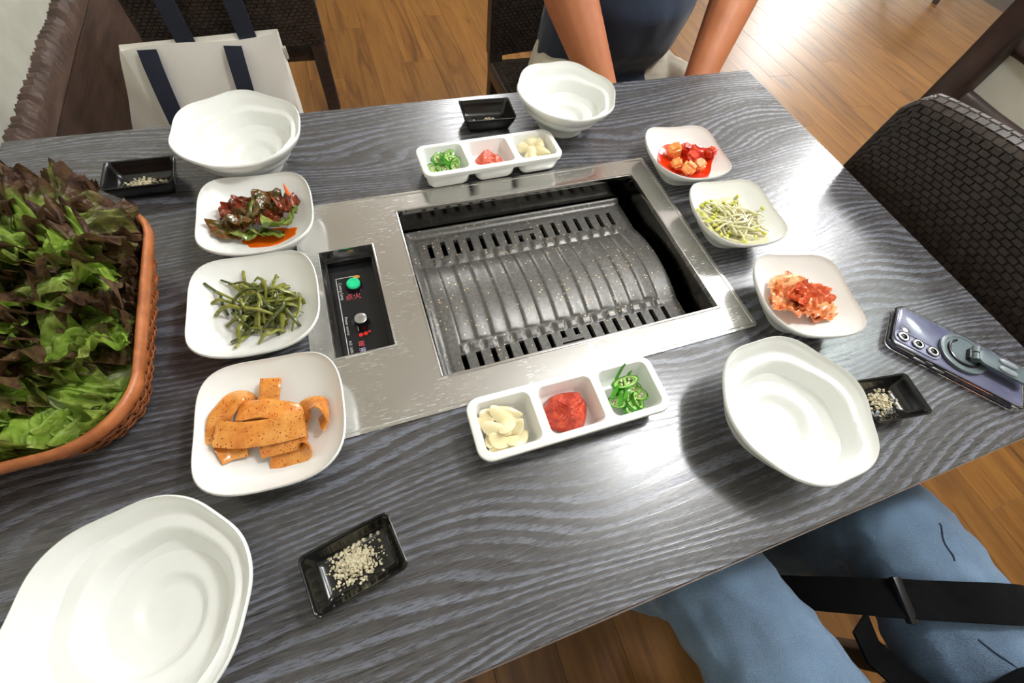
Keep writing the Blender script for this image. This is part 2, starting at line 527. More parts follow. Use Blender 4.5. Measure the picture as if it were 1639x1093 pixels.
for (xa, xb, ya, yb) in ((X0, X1, Y0 - 0.0012, Y0), (X0, X1, Y1, Y1 + 0.0012), (X0 - 0.0012, X0, Y0, Y1), (X1, X1 + 0.0012, Y0, Y1)):
    b.box(tl((xa + xb) / 2, (ya + yb) / 2, T - TH / 2 - 0.0008), (xb - xa, yb - ya, TH - 0.0016))
obj('edge_band', b, simple('brown_edge_band', (92, 78, 68), (110, 94, 84), 50, 0.35), tab, smooth=False)
b = MB(); b.box(tl(-0.045, -0.01, 0.36), (0.42, 0.40, 0.62)); obj('pedestal', b, simple('black_laminate', (22, 20, 20), (34, 31, 30), 20, 0.5), tab, bevel=0.004, smooth=False)
b = MB(); b.box(tl(-0.045, -0.01, 0.022), (0.44, 0.44, 0.042)); obj('foot_plinth', b, M['black_plastic'], tab, bevel=0.004, smooth=False)

# ------------------------------------------------------------------ roaster
GX0, GX1, GY0, GY1 = -0.19, 0.19, -0.1335, 0.1335
roast = thing('table_roaster', 'stainless steel roaster frame sunk into the table with control recess on its left', 'grill', (0, 0, T))
def holed_plate(outer, holes, z0, z1, name, m, parent, inset=0.0012):
    bm = bmesh.new()
    def loop(pts, z): return [bm.verts.new((p[0], p[1], z)) for p in pts]
    tops, bots = [], []
    for k_, L in enumerate([outer] + holes):
        t = loop(L, z1); bo = loop(L, z0)
        n = len(t)
        for i in range(n):
            j = (i + 1) % n
            bm.faces.new((bo[i], bo[j], t[j], t[i]))
        tops.append(t); bots.append(bo)
    for loops_ in (tops, bots):
        es = []
        for L in loops_:
            for i in range(len(L)):
                es.append(bm.edges.get((L[i], L[(i + 1) % len(L)])))
        bmesh.ops.triangle_fill(bm, use_beauty=True, use_dissolve=False, edges=es)
    bmesh.ops.recalc_face_normals(bm, faces=bm.faces)
    me = bpy.data.meshes.new(name); bm.to_mesh(me); bm.free()
    me.materials.append(m)
    o = bpy.data.objects.new(name, me); C.objects.link(o); o.parent = parent
    return o
def rect(x0, x1, y0, y1, r=0.0006, n=2):
    return [(p.x, p.y) for p in rrect((x1 - x0) / 2, (y1 - y0) / 2, r, n, 0, (x0 + x1) / 2, (y0 + y1) / 2)]
KX0, KX1, KY0, KY1 = -0.300, -0.229, -0.0790, 0.0830
plate = holed_plate(rect(PX0, PX1, PY0, PY1, 0.006, 4), [rect(GX0, GX1, GY0, GY1), rect(KX0, KX1, KY0, KY1)], 0.0004, 0.0022, 'cover_plate', M['steel'], roast)
# bright folded rim round the opening, dark well below
def frame(x0, x1, y0, y1, w, z0, z1):
    b = MB()
    for (a0, a1, c0, c1) in ((x0, x1, y0, y0 + w), (x0, x1, y1 - w, y1), (x0, x0 + w, y0 + w, y1 - w), (x1 - w, x1, y0 + w, y1 - w)):
        b.box(((a0 + a1) / 2, (c0 + c1) / 2, (z0 + z1) / 2), (a1 - a0, c1 - c0, z1 - z0))
    return b
obj('opening_rim', frame(GX0 - 0.0005, GX1 + 0.0005, GY0 - 0.0005, GY1 + 0.0005, 0.003, -0.004, 0.0042), M['rim'], roast, bevel=0.0008, smooth=False)
obj('outer_fold', frame(PX0 + 0.004, PX1 - 0.004, PY0 + 0.004, PY1 - 0.004, 0.0014, 0.002, 0.0031), M['steel'], roast, bevel=0.0004, smooth=False)
b = frame(GX0 - 0.001, GX1 + 0.001, GY0 - 0.001, GY1 + 0.001, 0.002, -0.075, -0.0035)
b.box((0, 0, -0.076), (GX1 - GX0, GY1 - GY0, 0.002))
obj('well', b, M['well'], roast, smooth=False)
for (x, y) in ((-0.186, 0.128), (0.186, 0.128)):
    b = MB(); b.box((x, y - 0.001, -0.010), (0.003, 0.003, 0.012)); obj('corner_tab', b, M['black_plastic'], roast, smooth=False)
# control recess
cx_, cy_ = (KX0 + KX1) / 2, (KY0 + KY1) / 2
b = frame(KX0, KX1, KY0, KY1, 0.0022, -0.026, 0.0036)
ctrl = obj('control_recess', b, M['rim'], roast, bevel=0.0006, smooth=False)
b = MB(); b.box((cx_, cy_, -0.025), (KX1 - KX0 - 0.004, KY1 - KY0 - 0.004, 0.002)); obj('control_face', b, simple('black_gloss_panel', (22, 22, 24), (30, 30, 33), 40, 0.2), ctrl, smooth=False)
b = frame(KX0 + 0.0022, KX1 - 0.0022, KY0 + 0.0022, KY1 - 0.0022, 0.005, -0.024, -0.014)
obj('inner_step', b, M['black_glaze'], ctrl, bevel=0.0008, smooth=False)
ZF = -0.0238
lg = flat('legend_white', (200, 200, 198), 0.5)
b = MB()
lx, ly1, ly0 = -0.2865, 0.0560, -0.0700
b.box((lx, (ly0 + ly1) / 2, ZF), (0.0009, ly1 - ly0, 0.0003)); b.box((lx + 0.0115, ly1, ZF), (0.0235, 0.0009, 0.0003))
obj('legend_line', b, lg, ctrl, smooth=False)
def text(s_, size, loc, rz, m, name, parent, ext=0.0001):
    cu = bpy.data.curves.new(name, 'FONT'); cu.body = s_; cu.size = size; cu.extrude = ext; cu.align_x = 'CENTER'; cu.align_y = 'CENTER'
    o = bpy.data.objects.new(name, cu); C.objects.link(o)
    bpy.context.view_layer.update()
    me = bpy.data.meshes.new_from_object(o.evaluated_get(bpy.context.evaluated_depsgraph_get()))
    bpy.data.objects.remove(o, do_unlink=True)
    me.materials.clear(); me.materials.append(m)
    o = bpy.data.objects.new(name, me); C.objects.link(o); o.location = loc; o.rotation_euler = (0, 0, rz); o.parent = parent
    return o
redp = flat('legend_red', (214, 84, 96), 0.5)
text('Cutting Lamp', 0.0052, (-0.2825, 0.0345, ZF + 0.0002), -pi / 2, lg, 'legend', ctrl)
text('Power source', 0.0048, (-0.2825, -0.0200, ZF + 0.0002), -pi / 2, lg, 'legend', ctrl)
text('A/S 1600-02', 0.0048, (-0.2825, -0.0540, ZF + 0.0002), -pi / 2, lg, 'legend', ctrl)
text('OFF', 0.0040, (-0.2755, -0.0165, ZF + 0.0002), -pi / 2, flat('legend_grey', (120, 120, 120), 0.5), 'legend', ctrl)
text('点火', 0.0100, (-0.2690, 0.0225, ZF + 0.0002), 0.0, redp, 'legend', ctrl)
text('電', 0.0085, (-0.2700, -0.0500, ZF + 0.0002), 0.0, redp, 'legend', ctrl)
text('源', 0.0085, (-0.2700, -0.0600, ZF + 0.0002), 0.0, flat('legend_lilac', (190, 180, 214), 0.5), 'legend', ctrl)
b = MB()
for (x, y, rr) in ((-0.2685, -0.0370, 0.0026), (-0.2625, -0.0362, 0.0026), (-0.2578, -0.0345, 0.0016)):
    b.loft([[Vector((x + rr * cos(t * pi / 8), y + rr * sin(t * pi / 8), ZF + z)) for t in range(16)] for z in (-0.0002, 0.0004)])
obj('indicator_dots', b, flat('indicator_red', (236, 48, 36), 0.4), ctrl)
b = MB(); b.loft([[Vector((-0.2605 + 0.0045 * cos(t * pi / 8), 0.0535 + 0.003 * sin(t * pi / 8), ZF + z)) for t in range(16)] for z in (-0.0002, 0.0006)])
obj('pilot_window', b, flat('amber_window', (206, 150, 74), 0.3), ctrl)
def lathe(prof, n=24, c=(0, 0)):
    b = MB(); b.loft([[Vector((c[0] + r_ * cos(2 * pi * t / n), c[1] + r_ * sin(2 * pi * t / n), z)) for t in range(n)] for r_, z in prof]); return b
obj('button_collar', lathe([(0.0105, ZF - 0.001), (0.0105, ZF + 0.004), (0.0095, ZF + 0.0052), (0.0088, ZF + 0.005)], 28, (-0.2652, 0.0395)), M['black_plastic'], ctrl)
k = NT('lit_green_button'); k.set(color=lin((20, 170, 110)), rough=0.12, emit=k.mix(k.noise(k.coords((1, 1, 1)), 260, 2), lin((0, 130, 80)), lin((60, 230, 170))), estr=0.55)
tag(obj('green_button', lathe([(0.0086, ZF + 0.002), (0.0086, ZF + 0.0065), (0.0078, ZF + 0.0078), (0.006, ZF + 0.0082), (0.0052, ZF + 0.0074), (0.0006, ZF + 0.0078)], 28, (-0.2652, 0.0395)), k.m, ctrl), 'lit green push button')
obj('knob', lathe([(0.0100, ZF - 0.001), (0.0095, ZF + 0.004), (0.0082, ZF + 0.014), (0.0078, ZF + 0.0145)], 28, (-0.2640, -0.0225)), M['black_plastic'], ctrl)
tag(obj('knob_cap', lathe([(0.0074, ZF + 0.0138), (0.0074, ZF + 0.0152), (0.0066, ZF + 0.0156), (0.0004, ZF + 0.0154)], 28, (-0.2640, -0.0225)), M['silver'], ctrl), 'silver knob cap')
b = MB(); b.box((-0.2695, -0.0290, ZF + 0.008), (0.0011, 0.0012, 0.014), M=(Euler((-0.30, 0.12, 0)).to_matrix())); obj('pointer_mark', b, lg, ctrl, smooth=False)

# ------------------------------------------------------------------ cast grill plate
gp = thing('grill_plate', 'dark speckled cast grill plate with ridged dome and drain slots inside the roaster', 'grill plate', (0, 0, T - 0.050))
QX0, QX1, QY0, QY1 = -0.1835, 0.1755, -0.1310, 0.1300
XS = [-0.152 + 0.0199 * i for i in range(16)]
YC = -0.009
xs = set(); ys = set()
N_ = 190
for i in range(N_ + 1): xs.add(round(QX0 + (QX1 - QX0) * i / N_, 5))
for i in range(141): ys.add(round(QY0 + (QY1 - QY0) * i / 140, 5))
def snap(vals, xs_):
    xs_ = sorted(xs_)
    for v in vals:
        i = min(range(len(xs_)), key=lambda q: abs(xs_[q] - v)); xs_[i] = round(v, 5)
    return xs_
slots = []
SW = 0.0036
for s_ in (1, -1):
    for i, x in enumerate(XS):
        y0, y1 = (0.078, 0.105) if s_ > 0 else (-0.1105, -0.0875)
        if i in (7, 8):
            if s_ > 0: y0, y1 = 0.078, 0.091
            else: y0, y1 = -0.0985, -0.0875
        slots.append((x - SW, x + SW, y0, y1))
    xm = (XS[7] + XS[8]) / 2
    slots.append((xm - 0.0165, xm + 0.0165, 0.0985, 0.1010) if s_ > 0 else (xm - 0.0165, xm + 0.0165, -0.1080, -0.1055))
xs = snap([q for s_ in slots[:-1] for q in s_[:2] if abs(s_[1] - s_[0]) < 0.02], xs)
ys = snap([0.078, 0.105, 0.091, 0.0985, 0.1010, -0.1105, -0.0875, -0.0985, -0.1080, -0.1055], ys)
def gz(x, y):
    z = 0.006
    # dome
    v = (y - YC + 0.0) / 0.072
    dome = 0.013 * max(0, 1 - v * v) if abs(v) < 1 else 0
    z += dome
    # stepped ribs across the dome
    if -0.153 < x < 0.1455 and -0.073 < y < 0.060:
        t = ((x + 0.153) / 0.02297) % 1.0
        e = min(1, min(y + 0.073, 0.060 - y) / 0.004) * min(1, min(x + 0.153, 0.1455 - x) / 0.002)
        z += -0.0015 + e * (0.0019 * sstep(0.0, 0.13, t) * (1 - 0.95 * sstep(0.13, 1.0, t)) + 0.0002)
    # dimples between dome and slots
    for (ya, yb) in ((0.0605, 0.077), (-0.087, -0.0735)):
        if ya < y < yb and -0.152 < x < 0.1465:
            t = ((x + 0.152) / 0.0199 + 0.5) % 1.0
            u = (y - ya) / (yb - ya)
            z += 0.0022 * sstep(0.16, 0.26, t) * sstep(0.84, 0.74, t) * sstep(0, .25, u) * sstep(1, .75, u) - 0.0012 * (1 - sstep(0.04, 0.12, min(t, 1 - t)))
    # raised lip at the left, far and near sides
    d = min(x - QX0, QY1 - y, y - QY0)
    z += 0.0050 * (1 - sstep(0.002, 0.008, d)) if d < 0.011 else 0
    z -= 0.0012 * (1 - sstep(0.0, 0.004, abs(d - 0.0115)))
    return z
bm = bmesh.new()
V = [[bm.verts.new((x, y, gz(x, y))) for x in xs] for y in ys]
for j in range(len(ys) - 1):
    for i in range(len(xs) - 1):
        xm, ym = (xs[i] + xs[i + 1]) / 2, (ys[j] + ys[j + 1]) / 2
        if any(a < xm < b_ and c_ < ym < d_ for a, b_, c_, d_ in slots): continue
        f = bm.faces.new((V[j][i], V[j][i + 1], V[j + 1][i + 1], V[j + 1][i])); f.smooth = True
bmesh.ops.delete(bm, geom=[v for v in bm.verts if not v.link_faces], context='VERTS')
be = [e for e in bm.edges if len(e.link_faces) == 1]
ret = bmesh.ops.extrude_edge_only(bm, edges=be)
for v in [g for g in ret['geom'] if isinstance(g, bmesh.types.BMVert)]:
    v.co.z -= 0.007
me = bpy.data.meshes.new('cast_plate'); bm.to_mesh(me); bm.free()
me.materials.append(M['grill']); me.set_sharp_from_angle(angle=radians(38))
obj('cast_plate', me, parent=gp)
for x in (-0.17, 0.14):
    for y in (-0.115, 0.105):
        b = MB(); b.box((x, y, -0.0115), (0.012, 0.010, 0.025)); obj('foot', b, M['well'], gp, smooth=False)
# ------------------------------------------------------------------ white wavy bowls
def wavy_bowl(R=0.0815, H=0.060, lobes=6, amp=0.020):
    n = 120
    prof_in = [0.0, 0.03, 0.07, 0.11, 0.15] + [0.18 + 0.79 * i / 46 for i in range(47)]
    def rad(th): return R * (1 + amp * cos(lobes * th) - 0.12 * amp * cos(2 * lobes * th))
    def rimz(th): return H + 0.0012 * cos(lobes * th)
    def zin(rho, th):
        z0 = 0.010
        t = 2.7 * rho + th / (2 * pi)
        fr = t - math.floor(t)
        s_ = math.floor(t) + sstep(0.62, 1.0, fr) - th / (2 * pi)
        q = s_ / 2.7 + 0.10
        q = rho + (q - rho) * sstep(0.10, 0.25, rho) * (1 - sstep(0.84, 0.93, rho))
        q = min(1, max(0, q))
        g = 0.10 * q + 0.90 * q ** 2.5
        return z0 + (rimz(th) - z0) * g
    b = MB()
    loops = []
    for rho in prof_in:
        L = []
        for i in range(n):
            th = 2 * pi * i / n
            w = sstep(0.25, 0.95, rho)
            rr = (R + (rad(th) - R) * w) * max(rho, 0.004)
            L.append(Vector((rr * cos(th), rr * sin(th), zin(rho, th))))
        loops.append(L)
    for (k_, dz) in ((0.985, 0.0005), (1.0, -0.0004), (1.004, -0.0022), (0.995, -0.0042)):
        loops.append([Vector((rad(2 * pi * i / n) * k_ * cos(2 * pi * i / n), rad(2 * pi * i / n) * k_ * sin(2 * pi * i / n), rimz(2 * pi * i / n) + dz)) for i in range(n)])
    for rho in (0.95, 0.88, 0.80, 0.72, 0.64, 0.56, 0.52):
        L = []
        for i in range(n):
            th = 2 * pi * i / n
            w = sstep(0.45, 0.95, rho)
            rr = (R + (rad(th) - R) * w) * rho
            g = 0.10 * rho + 0.90 * rho ** 2.3
            L.append(Vector((rr * cos(th), rr * sin(th), max(0.0085, 0.010 + (rimz(th) - 0.010) * g - 0.0055))))
        loops.append(L)
    for rr, z in ((0.5, 0.006), (0.485, 0.0), (0.45, 0.0), (0.44, 0.003), (0.01, 0.003)):
        loops.append([Vector((R * rr * cos(2 * pi * i / n), R * rr * sin(2 * pi * i / n), z)) for i in range(n)])
    b.loft(loops)
    return b.mesh('white_bowl', M['white_shiny'], 60)
bowl_me = wavy_bowl()
BG = 'white wavy-rimmed bowls'
for (x, y, th, lab, s_) in (
        (-0.453, -0.279, 72, 'white wavy-rimmed bowl with spiral ridges on the near left table corner', 1.0),
        (0.154, -0.290, 62, 'white wavy-rimmed bowl covering part of a black sauce dish on near right', 1.0),
        (-0.365, 0.272, 84, 'white wavy-rimmed bowl in front of the cream tote bag', 0.99),
        (0.122, 0.282, 62, 'white wavy-rimmed bowl before the person in the navy shirt', 1.0)):
    o = bpy.data.objects.new('white_bowl', bowl_me); C.objects.link(o)
    o.location = (x, y, T + 0.0003); o.rotation_euler = (0, 0, radians(th)); o.scale = (s_,) * 3
    tag(o, lab, 'bowl', BG)

# ------------------------------------------------------------------ square side-dish bowls
SQ_H0, SQ_HC, SQ_A, SQ_N = 0.0365, 0.0055, 0.0668, 3.4
def sq_r(th, a=SQ_A): return a / (abs(cos(th)) ** SQ_N + abs(sin(th)) ** SQ_N) ** (1 / SQ_N)
SQ_MAX = 2 ** (0.5 - 1 / SQ_N) - 1
def sq_rim(th): return SQ_H0 + SQ_HC * ((sq_r(th, 1) - 1) / SQ_MAX) ** 1.2
def sq_in(rho, th): return 0.0075 + (sq_rim(th) - 0.0075) * (0.06 * rho + 0.94 * rho ** 3.0)
def sq_z(x, y):
    """inner surface height of a square bowl at local x, y"""
    th = atan2(y, x); rho = min(1, sqrt(x * x + y * y) / sq_r(th)); return sq_in(rho, th)
def square_bowl():
    n = 96
    ths = [2 * pi * i / n for i in range(n)]
    loops = []
    for rho in [0.01, 0.15, 0.3, 0.42, 0.54, 0.64, 0.72, 0.79, 0.85, 0.9, 0.94, 0.97]:
        w = sstep(0.1, 0.8, rho)
        loops.append([Vector(((SQ_A + (sq_r(t) - SQ_A) * w) * rho * cos(t), (SQ_A + (sq_r(t) - SQ_A) * w) * rho * sin(t), sq_in(rho, t))) for t in ths])
    for k_, dz in ((0.985, 0.0003), (1.0, -0.0006), (1.003, -0.0025), (0.992, -0.0045)):
        loops.append([Vector((sq_r(t) * k_ * cos(t), sq_r(t) * k_ * sin(t), sq_rim(t) + dz)) for t in ths])
    for rho in (0.95, 0.88, 0.8, 0.72, 0.64):
        loops.append([Vector((sq_r(t) * rho * cos(t), sq_r(t) * rho * sin(t), max(0.004, sq_in(rho, t) - 0.0055))) for t in ths])
    for k_, z in ((0.60, 0.0), (0.56, 0.0), (0.54, 0.002), (0.01, 0.002)):
        loops.append([Vector((sq_r(t) * k_ * cos(t), sq_r(t) * k_ * sin(t), z)) for t in ths])
    b = MB(); b.loft(loops)
    return b.mesh('square_bowl', M['white'], 60)
sq_me = square_bowl()
SQG = 'square white side-dish bowls'
SQ = {}
for key, x, y, rz, s_, lab in (
        ('A', -0.357, 0.134, -2, 1.0, 'square white bowl holding green mustard-leaf kimchi'),
        ('B', -0.365, -0.003, -2, 1.0, 'square white bowl holding green seaweed stems'),
        ('C', -0.357, -0.145, -3, 1.0, 'square white bowl holding orange fish cake strips'),
        ('D', 0.276, 0.131, -6, 0.94, 'square white bowl holding radish cubes in red sauce'),
        ('E', 0.281, -0.006, -6, 0.96, 'square white bowl holding yellow bean sprouts'),
        ('F', 0.289, -0.160, -14, 0.98, 'square white bowl holding cabbage kimchi')):
    o = bpy.data.objects.new('square_bowl', sq_me); C.objects.link(o)
    o.location = (x, y, T + 0.0003); o.rotation_euler = (0, 0, radians(rz)); o.scale = (s_,) * 3
    tag(o, lab, 'bowl', SQG)
    SQ[key] = (x, y, s_, radians(rz))
def sq_floor(key, x, y):
    """world height of the inside of bowl `key` under world x, y"""
    bx, by, s_, rz = SQ[key]
    dx, dy = (x - bx) / s_, (y - by) / s_
    return T + 0.0005 + s_ * sq_z(dx * cos(-rz) - dy * sin(-rz), dx * sin(-rz) + dy * cos(-rz))

# ------------------------------------------------------------------ three-compartment trays
TR_X, TR_Y, TR_H = 0.1085, 0.0345, 0.030
TRC = [(-0.0700, 0.0300), (0.0, 0.0310), (0.0700, 0.0300)]
def tray_mesh():
    bm = bmesh.new()
    def vl(L): return [bm.verts.new(v) for v in L]
    def bridge(a, c):
        n = len(a)
        for i in range(n):
            j = (i + 1) % n
            bm.faces.new((a[i], a[j], c[j], c[i]))
    n = 6
    o1 = vl(rrect(TR_X - 0.003, TR_Y - 0.003, 0.012, n, TR_H))
    o2 = vl(rrect(TR_X - 0.0008, TR_Y - 0.0008, 0.0142, n, TR_H - 0.0008))
    o3 = vl(rrect(TR_X, TR_Y, 0.015, n, TR_H - 0.003))
    o4 = vl(rrect(TR_X - 0.001, TR_Y - 0.001, 0.014, n, TR_H - 0.008))
    o5 = vl(rrect(TR_X - 0.004, TR_Y - 0.004, 0.012, n, TR_H - 0.009))
    bridge(o1, o2); bridge(o2, o3); bridge(o3, o4); bridge(o4, o5)
    edges = [bm.edges.get((o1[i], o1[(i + 1) % len(o1)])) for i in range(len(o1))]
    for cx, hw in TRC:
        hy = TR_Y - 0.0075
        a = vl(rrect(hw, hy, 0.008, n, TR_H, cx))
        c = vl(rrect(hw - 0.0009, hy - 0.0009, 0.0075, n, TR_H - 0.0012, cx))
        d = vl(rrect(hw - 0.0035, hy - 0.0040, 0.0075, n, 0.010, cx))
        e = vl(rrect(hw - 0.0065, hy - 0.0075, 0.006, n, 0.0062, cx))
        f = vl(rrect(hw - 0.011, hy - 0.013, 0.004, n, 0.0055, cx))
        edges += [bm.edges.get((a[i], a[(i + 1) % len(a)])) or bm.edges.new((a[i], a[(i + 1) % len(a)])) for i in range(len(a))]
        bridge(c, a); bridge(d, c); bridge(e, d); bridge(f, e); bm.faces.new(f)
    bmesh.ops.triangle_fill(bm, use_beauty=True, use_dissolve=False, edges=edges)
    for cx, hw in ((-0.0715, 0.0335), (0.0, 0.0325), (0.0715, 0.0335)):
        hy = TR_Y - 0.003
        L = [vl(rrect(hw, hy, 0.011, n, TR_H - 0.008, cx)), vl(rrect(hw - 0.003, hy - 0.003, 0.010, n, 0.006, cx)), vl(rrect(hw - 0.007, hy - 0.007, 0.008, n, 0.0005, cx)), vl(rrect(hw - 0.010, hy - 0.010, 0.006, n, 0.0, cx))]
        for q in range(3): bridge(L[q + 1], L[q])
        bm.faces.new(list(reversed(L[3])))
    bmesh.ops.recalc_face_normals(bm, faces=bm.faces)
    for f in bm.faces: f.smooth = True
    me = bpy.data.meshes.new('compartment_tray'); bm.to_mesh(me); bm.free()
    me.materials.append(M['white']); me.set_sharp_from_angle(angle=radians(40))
    return me
tray_me = tray_mesh()
TRAY = [(-0.032, 0.195, radians(1.5), 'white three-compartment tray on the far side of the roaster'),
        (-0.069, -0.2125, radians(-0.8), 'white three-compartment tray on the near side of the roaster')]
for x, y, rz, lab in TRAY:
    o = bpy.data.objects.new('compartment_tray', tray_me); C.objects.link(o)
    zz = T + (0.0024 if y < 0 else 0.0024)
    o.location = (x, y, zz); o.rotation_euler = (0, 0, rz)
    tag(o, lab, 'tray', 'white three-compartment trays')
def tpos(i, x, y, z=0.0):
    tx, ty, rz, _ = TRAY[i]
    return Vector((tx + x * cos(rz) - y * sin(rz), ty + x * sin(rz) + y * cos(rz), T + 0.0105 + z))

# ------------------------------------------------------------------ black sauce dishes with seasoned salt
def sauce_dish():
    hx, hy = 0.0415, 0.0275
    def L(dx, z, dz, r=0.006):
        P = rrect(hx - dx, hy - dx, max(0.0015, r - dx * 0.2), 5, 0)
        return [Vector((p.x, p.y, z + dz * (p.x / hx) ** 2)) for p in P]
    b = MB()
    b.loft([L(0.013, 0.0, 0), L(0.009, 0.001, 0), L(0.002, 0.015, 0.003), L(0.0003, 0.0195, 0.005), L(0.0003, 0.0205, 0.0055), L(0.0012, 0.0213, 0.0055), L(0.0024, 0.0205, 0.0055),
            L(0.0040, 0.0165, 0.004), L(0.0068, 0.0095, 0.003), L(0.0100, 0.0055, 0.0015), L(0.014, 0.0042, 0.0), L(0.020, 0.004, 0.0)])
    return b.mesh('sauce_dish', M['black_glaze'], 50)
dish_me = sauce_dish()
M['salt'] = mat_food('seasoned_salt', [(176, 160, 126), (214, 204, 172), (232, 224, 200)], 300, 0.6, bump=0.1)
rng = random.Random(21)
for di, (x, y, rz, s_, lab, sx, sy, ns, spr) in enumerate((
        (-0.004, 0.304, -3, 1.04, 'black rectangular sauce dish behind the far white tray', 0.006, -0.006, 180, 0.010),
        (-0.497, 0.251, -1, 1.0, 'black rectangular sauce dish behind the lettuce basket', -0.002, -0.002, 320, 0.013),
        (-0.305, -0.2905, 11, 0.97, 'black rectangular sauce dish alone at the near table edge', -0.002, 0.003, 950, 0.0125),
        (0.307, -0.311, -7.5, 0.98, 'black rectangular sauce dish partly under the white bowl rim', 0.004, 0.002, 420, 0.0115))):
    o = bpy.data.objects.new('sauce_dish', dish_me); C.objects.link(o)
    o.location = (x, y, T + 0.0003); o.rotation_euler = (0, 0, radians(rz)); o.scale = (s_,) * 3
    tag(o, lab, 'dish', 'black sauce dishes')
    b = MB()
    for i in range(ns):
        r_ = abs(rng.gauss(0, 1))
        a = rng.uniform(0, 2 * pi)
        px, py = r_ * spr * cos(a), r_ * spr * 0.82 * sin(a)
        if abs(px + sx) > 0.030 or abs(py + sy) > 0.017: continue
        g = rng.choice((0.0006, 0.0008, 0.0010, 0.0013, 0.0017)) * (1.0 if ns > 400 else 1.1)
        h = 0.0045 * math.exp(-r_ * r_ * 1.2) * rng.random()
        Mx = Euler((rng.uniform(0, 3), rng.uniform(0, 3), rng.uniform(0, 3))).to_matrix()
        b.box((sx + px, sy + py, 0.0045 + g * 0.6 + h), (g * 1.7, g * 1.3, g * 1.1), M=Mx)
    s = obj('seasoned_salt', b, M['salt'], smooth=False)
    s.location = o.location; s.rotation_euler = o.rotation_euler
    tag(s, ['pinch of pale salt in the black dish behind the far tray', 'pale crumbly salt in the black dish behind the lettuce', 'heap of coarse pale salt in the black dish at the near edge', 'pile of pale salt in the black dish under the bowl rim'][di], 'salt', 'seasoned salt portions', 'stuff')

# ------------------------------------------------------------------ food
def dup(o, label=None, loc=None, rot=None, scale=None):
    c = copy_tree(o)
    if label: c['label'] = label
    if loc is not None: c.location = loc
    if rot is not None: c.rotation_euler = rot
    if scale is not None: c.scale = scale
    return c
def centred(mb):
    """shift a world-space MB so its base centre is local origin"""
    xs_ = [v[0] for v in mb.v]; ys_ = [v[1] for v in mb.v]; zs_ = [v[2] for v in mb.v]
    c = Vector(((min(xs_) + max(xs_)) / 2, (min(ys_) + max(ys_)) / 2, min(zs_)))
    mb.v = [(v[0] - c.x, v[1] - c.y, v[2] - c.z) for v in mb.v]
    return c
def place(name, mb, mat, label, cat, group=None, kind=None, smooth=50):
    c = centred(mb)
    o = obj(name, mb, mat, smooth=smooth); o.location = c
    return tag(o, label, cat, group, kind)
def pool(name, key, cx, cy, rx, ry, mat, label, seed, lift=0.0010, rot=0.0):
    """thin sauce pool that follows the inside of a bowl"""
    b = MB(); n = 48; loops = []
    for rho in (0.02, 0.15, 0.3, 0.45, 0.6, 0.7, 0.8, 0.87, 0.93, 0.97, 1.0):
        L = []
        for i in range(n):
            t = 2 * pi * i / n
            k_ = 1 + 0.22 * nz(cos(t) * 1.6 + seed, sin(t) * 1.6, seed)
            lx, ly = rx * rho * k_ * cos(t), ry * rho * k_ * sin(t)
            x, y = cx + lx * cos(rot) - ly * sin(rot), cy + lx * sin(rot) + ly * cos(rot)
            L.append(Vector((x, y, sq_floor(key, x, y) + (lift if rho < 0.99 else 0.0002))))
        loops.append(L)
    b.loft(loops, cap1=False)
    return place(name, b, mat, label, 'sauce')

# --- C: fish cake strips
M['fishcake'] = mat_food('seasoned_fish_cake', [(190, 104, 36), (214, 138, 58), (226, 162, 82)], 70, 0.2, (150, 34, 14), 430, 0.17, bump=0.4, bd=0.0009, bs=3)
def ribbon(pts, w, th, ups, rough=0.0006, seed=0):
    """thick soft strip along pts (list of Vector) with a rounded cross-section"""
    # resample smoothly
    P = []
    pts = [Vector(p) for p in pts]; n = len(pts)
    for i in range(n - 1):
        p0, p1, p2, p3 = pts[max(i - 1, 0)], pts[i], pts[i + 1], pts[min(i + 2, n - 1)]
        for k_ in range(7):
            t = k_ / 7
            P.append(0.5 * ((2 * p1) + (p2 - p0) * t + (2 * p0 - 5 * p1 + 4 * p2 - p3) * t * t + (3 * p1 - p0 - 3 * p2 + p3) * t ** 3))
    P.append(pts[-1])
    b = MB(); loops = []
    for i, p in enumerate(P):
        f = i / (len(P) - 1) * (len(ups) - 1); a = min(int(f), len(ups) - 2) if len(ups) > 1 else 0
        u = (Vector(ups[a]).lerp(Vector(ups[min(a + 1, len(ups) - 1)]), f - a)).normalized()
        t = (P[min(i + 1, len(P) - 1)] - P[max(i - 1, 0)]).normalized()
        x = t.cross(u).normalized(); u = x.cross(t).normalized()
        L = []
        for q in range(9):
            s_ = -1 + q / 4
            L.append(p + x * (s_ * w / 2) + u * (th / 2 * (1 if abs(s_) < 1 else 0.45) + rough * nz(p.x * 90 + s_, p.y * 90, seed)))
        for q in range(9):
            s_ = 1 - q / 4
            L.append(p + x * (s_ * w / 2) - u * (th / 2 * (1 if abs(s_) < 1 else 0.45) + rough * nz(p.x * 80 + s_, p.y * 80, seed + 5)))
        loops.append(L)
    b.loft(loops)
    return b
def CZ(x, y, dz): return Vector((x, y, sq_floor('C', x, y) + dz))
UPZ = (0, 0, 1)
